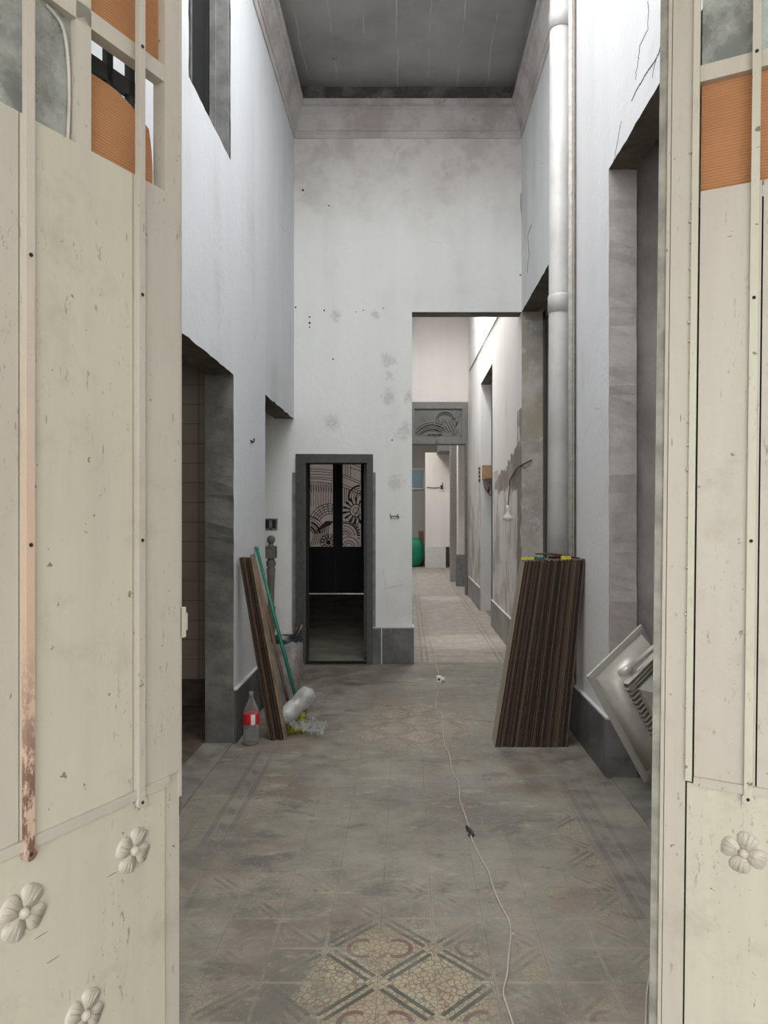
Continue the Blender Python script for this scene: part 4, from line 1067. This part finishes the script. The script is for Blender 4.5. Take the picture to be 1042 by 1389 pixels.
bm = new_bm(); tube(bm, [FP(lu - .05, .10, .015), FP(lu - .10, .10, .07)], .012, 8); tube(bm, [FP(lu - .03, .15, .03), FP(lu - .03, .28, .04)], .008, 8); finish('latch', bm, 'lamp_metal', fx)
bm = new_bm(); bmesh.ops.create_icosphere(bm, subdivisions=2, radius=.013, matrix=Matrix.Translation(FP(.24, .172, .17))); finish('bolt_head', bm, 'lamp_metal', fx, smooth=True)

# ---------------------------------------------------------------- entrance door leaves
def rosette(parent, s, z, f, r=0.047, rot=12):
    root = empty('rosette', (s, f * 0.004, z)); root.parent = parent
    first_p = None
    for k in range(4):
        if first_p is None:
            bm = new_bm()
            outline = [(0.05, 0.0), (0.24, 0.24), (0.45, 0.42), (0.68, 0.50), (0.90, 0.40), (0.99, 0.14), (1.0, -0.14), (0.90, -0.40), (0.68, -0.50), (0.45, -0.42), (0.24, -0.24)]
            top_ = bm.verts.new((0.55 * r, 0, f * 0.0))
            ring0 = [bm.verts.new((a * r, 0, b * r)) for a, b in outline]
            ring1 = [bm.verts.new((a * r * .97 + .0, f * (0.0065 if 0.2 < a < 0.95 else 0.004), b * r * .86)) for a, b in outline]
            bm.verts.remove(top_)
            cen = [bm.verts.new((0.55 * r, f * 0.0035, 0.0))]
            m_ = len(outline)
            for i in range(m_):
                bm.faces.new((ring0[i], ring0[(i + 1) % m_], ring1[(i + 1) % m_], ring1[i])); bm.faces.new((ring1[i], ring1[(i + 1) % m_], cen[0]))
            for q in (-.12, 0, .12): tube(bm, [(0.25 * r, f * .0035, q * r), (0.9 * r, f * .0058, q * 2 * r)], .0012, 4)
            p = finish('petal', bm, 'frame_paint', root, smooth=True); first_p = p
        else:
            p = first_p.copy(); COL.objects.link(p); p.parent = root
        p.rotation_euler = (0, math.radians(rot + 90 * k), 0)
    bm = new_bm(); r_ = bmesh.ops.create_icosphere(bm, subdivisions=2, radius=.011)
    for v in bm.verts: v.co.y = v.co.y * .9 + f * .006
    finish('boss', bm, 'frame_paint', root, smooth=True)

def make_leaf(name, label, origin, dirv, f, tilt, bars, mull, flowers, right=False):
    ang = math.atan2(dirv[1], dirv[0])
    root = empty(name, origin, (0, 0, ang)); struct(root, label, 'door')
    if tilt: root.rotation_euler = (Matrix.Rotation(ang, 3, 'Z') @ Matrix.Rotation(tilt, 3, 'Y')).to_euler()
    W, T, H = 0.62, 0.035, 3.25
    def part(nm, s0, s1, y0, y1, z0, z1, mat, bv=0.002, par=root):
        bm = new_bm(); ya, yb = sorted((f * y0, f * y1)); box(bm, s0, s1, ya, yb, z0, z1); return finish(nm, bm, mat, par, bevel=bv)
    sw = 0.045
    # frame: stiles and rails
    fp = 'frame_paint'
    part('stile', 0, sw, -T, 0.0, 0.01, H, fp if not right else 'pink_cream_paint')
    part('stile', W - sw, W, -T, 0.0, 0.01, H, fp)
    part('rail', sw, W - sw, -T + .004, -0.002, 0.01, 0.10, fp)
    part('rail', sw, W - sw, -T + .004, -0.002, H - 0.05, H, fp)
    part('rail', sw, W - sw, -T + .004, -0.002, 2.575, 2.612, fp)
    part('mullion', mull - 0.018, mull + 0.018, -T + .004, -0.002, 2.30, H - .05, fp)
    # lower sheet with raised rosettes
    lower = part('lower_sheet', sw + .0045, W - .01, -0.010, 0.004, 0.05, 0.995, 'cream_paint', .001)
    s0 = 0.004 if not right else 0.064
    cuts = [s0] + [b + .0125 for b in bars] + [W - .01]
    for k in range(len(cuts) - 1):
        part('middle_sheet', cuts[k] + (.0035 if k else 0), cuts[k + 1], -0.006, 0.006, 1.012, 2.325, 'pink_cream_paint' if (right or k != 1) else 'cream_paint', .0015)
    part('dark_backing', sw, W - sw, -0.030, -0.020, 0.05, 2.30, 'hole_dark', 0)  # near-black behind the slits beside each bar, imitating the bars' shadow lines
    for k in range(4): part('rear_grille_bar', .075 + k * .062, .091 + k * .062, -.075, -.060, 2.2, 3.2, 'window_dark', 0)
    part('rear_grille_rail', 0.045, .28, -.075, -.060, 2.535, 2.57, 'window_dark', 0)
    bm = new_bm(); box(bm, sw - .002 if not right else .064, W - .01, *sorted((f * 0.0, f * 0.012)), 0.992, 1.012); finish('drip_strip', bm, 'pink_cream_paint', root, bevel=.003)
    if right:
        part('corner_strip', 0.046, 0.060, 0.0, 0.010, 1.0, 3.2, 'cream_paint', .003)
        bm = new_bm()
        for k in range(26):
            z = 1.05 + k * .055 + random.uniform(-.012, .012)
            c = Vector((.044 + random.uniform(-.002, .002), f * .003, z)); bmesh.ops.create_icosphere(bm, subdivisions=1, radius=random.uniform(.003, .0055), matrix=Matrix.Translation(c))
        tag(finish('weld_beads', bm, 'cream_paint', root, smooth=True), kind='stuff')
        part('astragal', -0.030, 0.0, -T - .012, -0.012, 0.01, H, 'grey_edge', .002)
        part('astragal_lip', -0.010, -0.002, -.012, -0.004, 0.01, H, 'frame_paint', .002)
    else:
        part('astragal', -0.006, 0.004, -T, 0.002, 0.95, H, 'frame_paint', .002)
        part('edge_bolt', -0.016, 0.0, -T, -0.012, 0.90, 1.01, 'window_dark', .002)
        bm = new_bm(); box(bm, -.030, -.002, *sorted((f * -.02, f * -.002)), 1.33, 1.37); box(bm, -.020, -.002, *sorted((f * -.024, f * .002)), 1.315, 1.385); finish('latch', bm, 'cream_paint', root, bevel=.005, seg=2)
    for i, bs in enumerate(bars):
        mat = 'rusty_bar' if (not right and i == 1) else ('pink_cream_paint' if not right else 'cream_paint')
        bm = new_bm(); box(bm, bs - .0085, bs + .0085, *sorted((f * .006, f * .018)), .985, H - .02)
        bar_ = finish('bar', bm, mat, root, bevel=.003)
        bm = new_bm(); tube(bm, [(bs, f * .006, .985), (bs, f * .019, .985)], .0125, 14); finish('bar_tab', bm, mat, bar_, bevel=.002)
        for z in (.985, 1.545, 2.07, 2.6):
            bm = new_bm(); tube(bm, [(bs, f * .0178, z), (bs, f * .0196, z)], .0038, 10); finish('screw_hole', bm, 'hole_dark', bar_)
    for (s, z, rr, ro) in flowers: rosette(root, s, z, f, rr, ro)
    return root, part

# left leaf
pd = Vector((-.433, -.901)).normalized()
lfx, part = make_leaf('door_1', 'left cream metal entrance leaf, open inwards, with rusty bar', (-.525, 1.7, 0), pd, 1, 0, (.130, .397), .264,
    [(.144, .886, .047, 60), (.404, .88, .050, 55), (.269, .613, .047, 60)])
# panes of the left leaf
def sheet(nm, parent, f, pts, mat, bend, t=.004, y=-.018):
    """curved board: pts outline rows (s, zlo, zhi)"""
    bm = new_bm(); fr, bk = [], []
    rows_ = 10
    for (s, z0, z1) in pts:
        fr.append([bm.verts.new((s, f * (y + bend(s, z0 + (z1 - z0) * k / rows_)), z0 + (z1 - z0) * k / rows_)) for k in range(rows_ + 1)])
        bk.append([bm.verts.new((s, f * (y - t + bend(s, z0 + (z1 - z0) * k / rows_)), z0 + (z1 - z0) * k / rows_)) for k in range(rows_ + 1)])
    n = len(pts)
    for i in range(n - 1):
        for k in range(rows_):
            bm.faces.new((fr[i][k], fr[i + 1][k], fr[i + 1][k + 1], fr[i][k + 1])); bm.faces.new((bk[i][k], bk[i][k + 1], bk[i + 1][k + 1], bk[i + 1][k]))
        for k in (0, rows_): bm.faces.new((fr[i][k], fr[i + 1][k], bk[i + 1][k], bk[i][k]))
    for i in (0, n - 1):
        for k in range(rows_): bm.faces.new((fr[i][k], fr[i][k + 1], bk[i][k + 1], bk[i][k]))
    return finish(nm, bm, mat, parent)
sheet('brown_board', lfx, 1, [(.046 + .200 * k / 8, 2.613, 3.2) for k in range(9)], 'fibreboard', lambda s, z: 0, y=-.02)
def curl(s, z): return 0.05 * ((s - .06) / .19) ** 2 * 0 - 0.035 * max(0, (z - 2.35) / .2) ** 2
sheet('warped_brown_board', lfx, 1, [(.066 + .178 * q, 2.326, 2.455 + .058 * math.sin(min(1, q * 1.6 + .1) * PI / 2)) for q in [k / 12 for k in range(13)]], 'fibreboard', curl, y=-.016)
for (a, b, c, d_) in ((.283, .574, 2.326, 2.574), (.283, .574, 2.613, 3.2)):
    bm = new_bm(); box(bm, a, b, -.022, -.018, c, d_); finish('glass_pane', bm, 'dirty_glass', lfx)
bm = new_bm(); tube(bm, smooth_path([Vector((.292, -.014, 2.33)), Vector((.288, -.014, 2.42)), Vector((.292, -.014, 2.50)), Vector((.305, -.014, 2.55)), Vector((.34, -.014, 2.568))]), [.0035 + .003 * mnoise.noise(Vector((k, 0, 0))) for k in range(25)], 6); finish('putty', bm, 'pipe_thin', lfx)

# right leaf
pr_ = Vector((.88, -.475)).normalized()
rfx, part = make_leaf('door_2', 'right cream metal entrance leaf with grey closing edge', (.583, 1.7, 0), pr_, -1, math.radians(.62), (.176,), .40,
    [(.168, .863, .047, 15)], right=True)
for (a, b) in ((.061, .382), (.418, .574)):
    bm = new_bm(); box(bm, a, b, .018, .022, 2.326, 2.575); finish('brown_board', bm, 'fibreboard', rfx)
    bm = new_bm(); box(bm, a, b, .018, .022, 2.613, 3.2); finish('glass_pane', bm, 'dirty_glass', rfx)
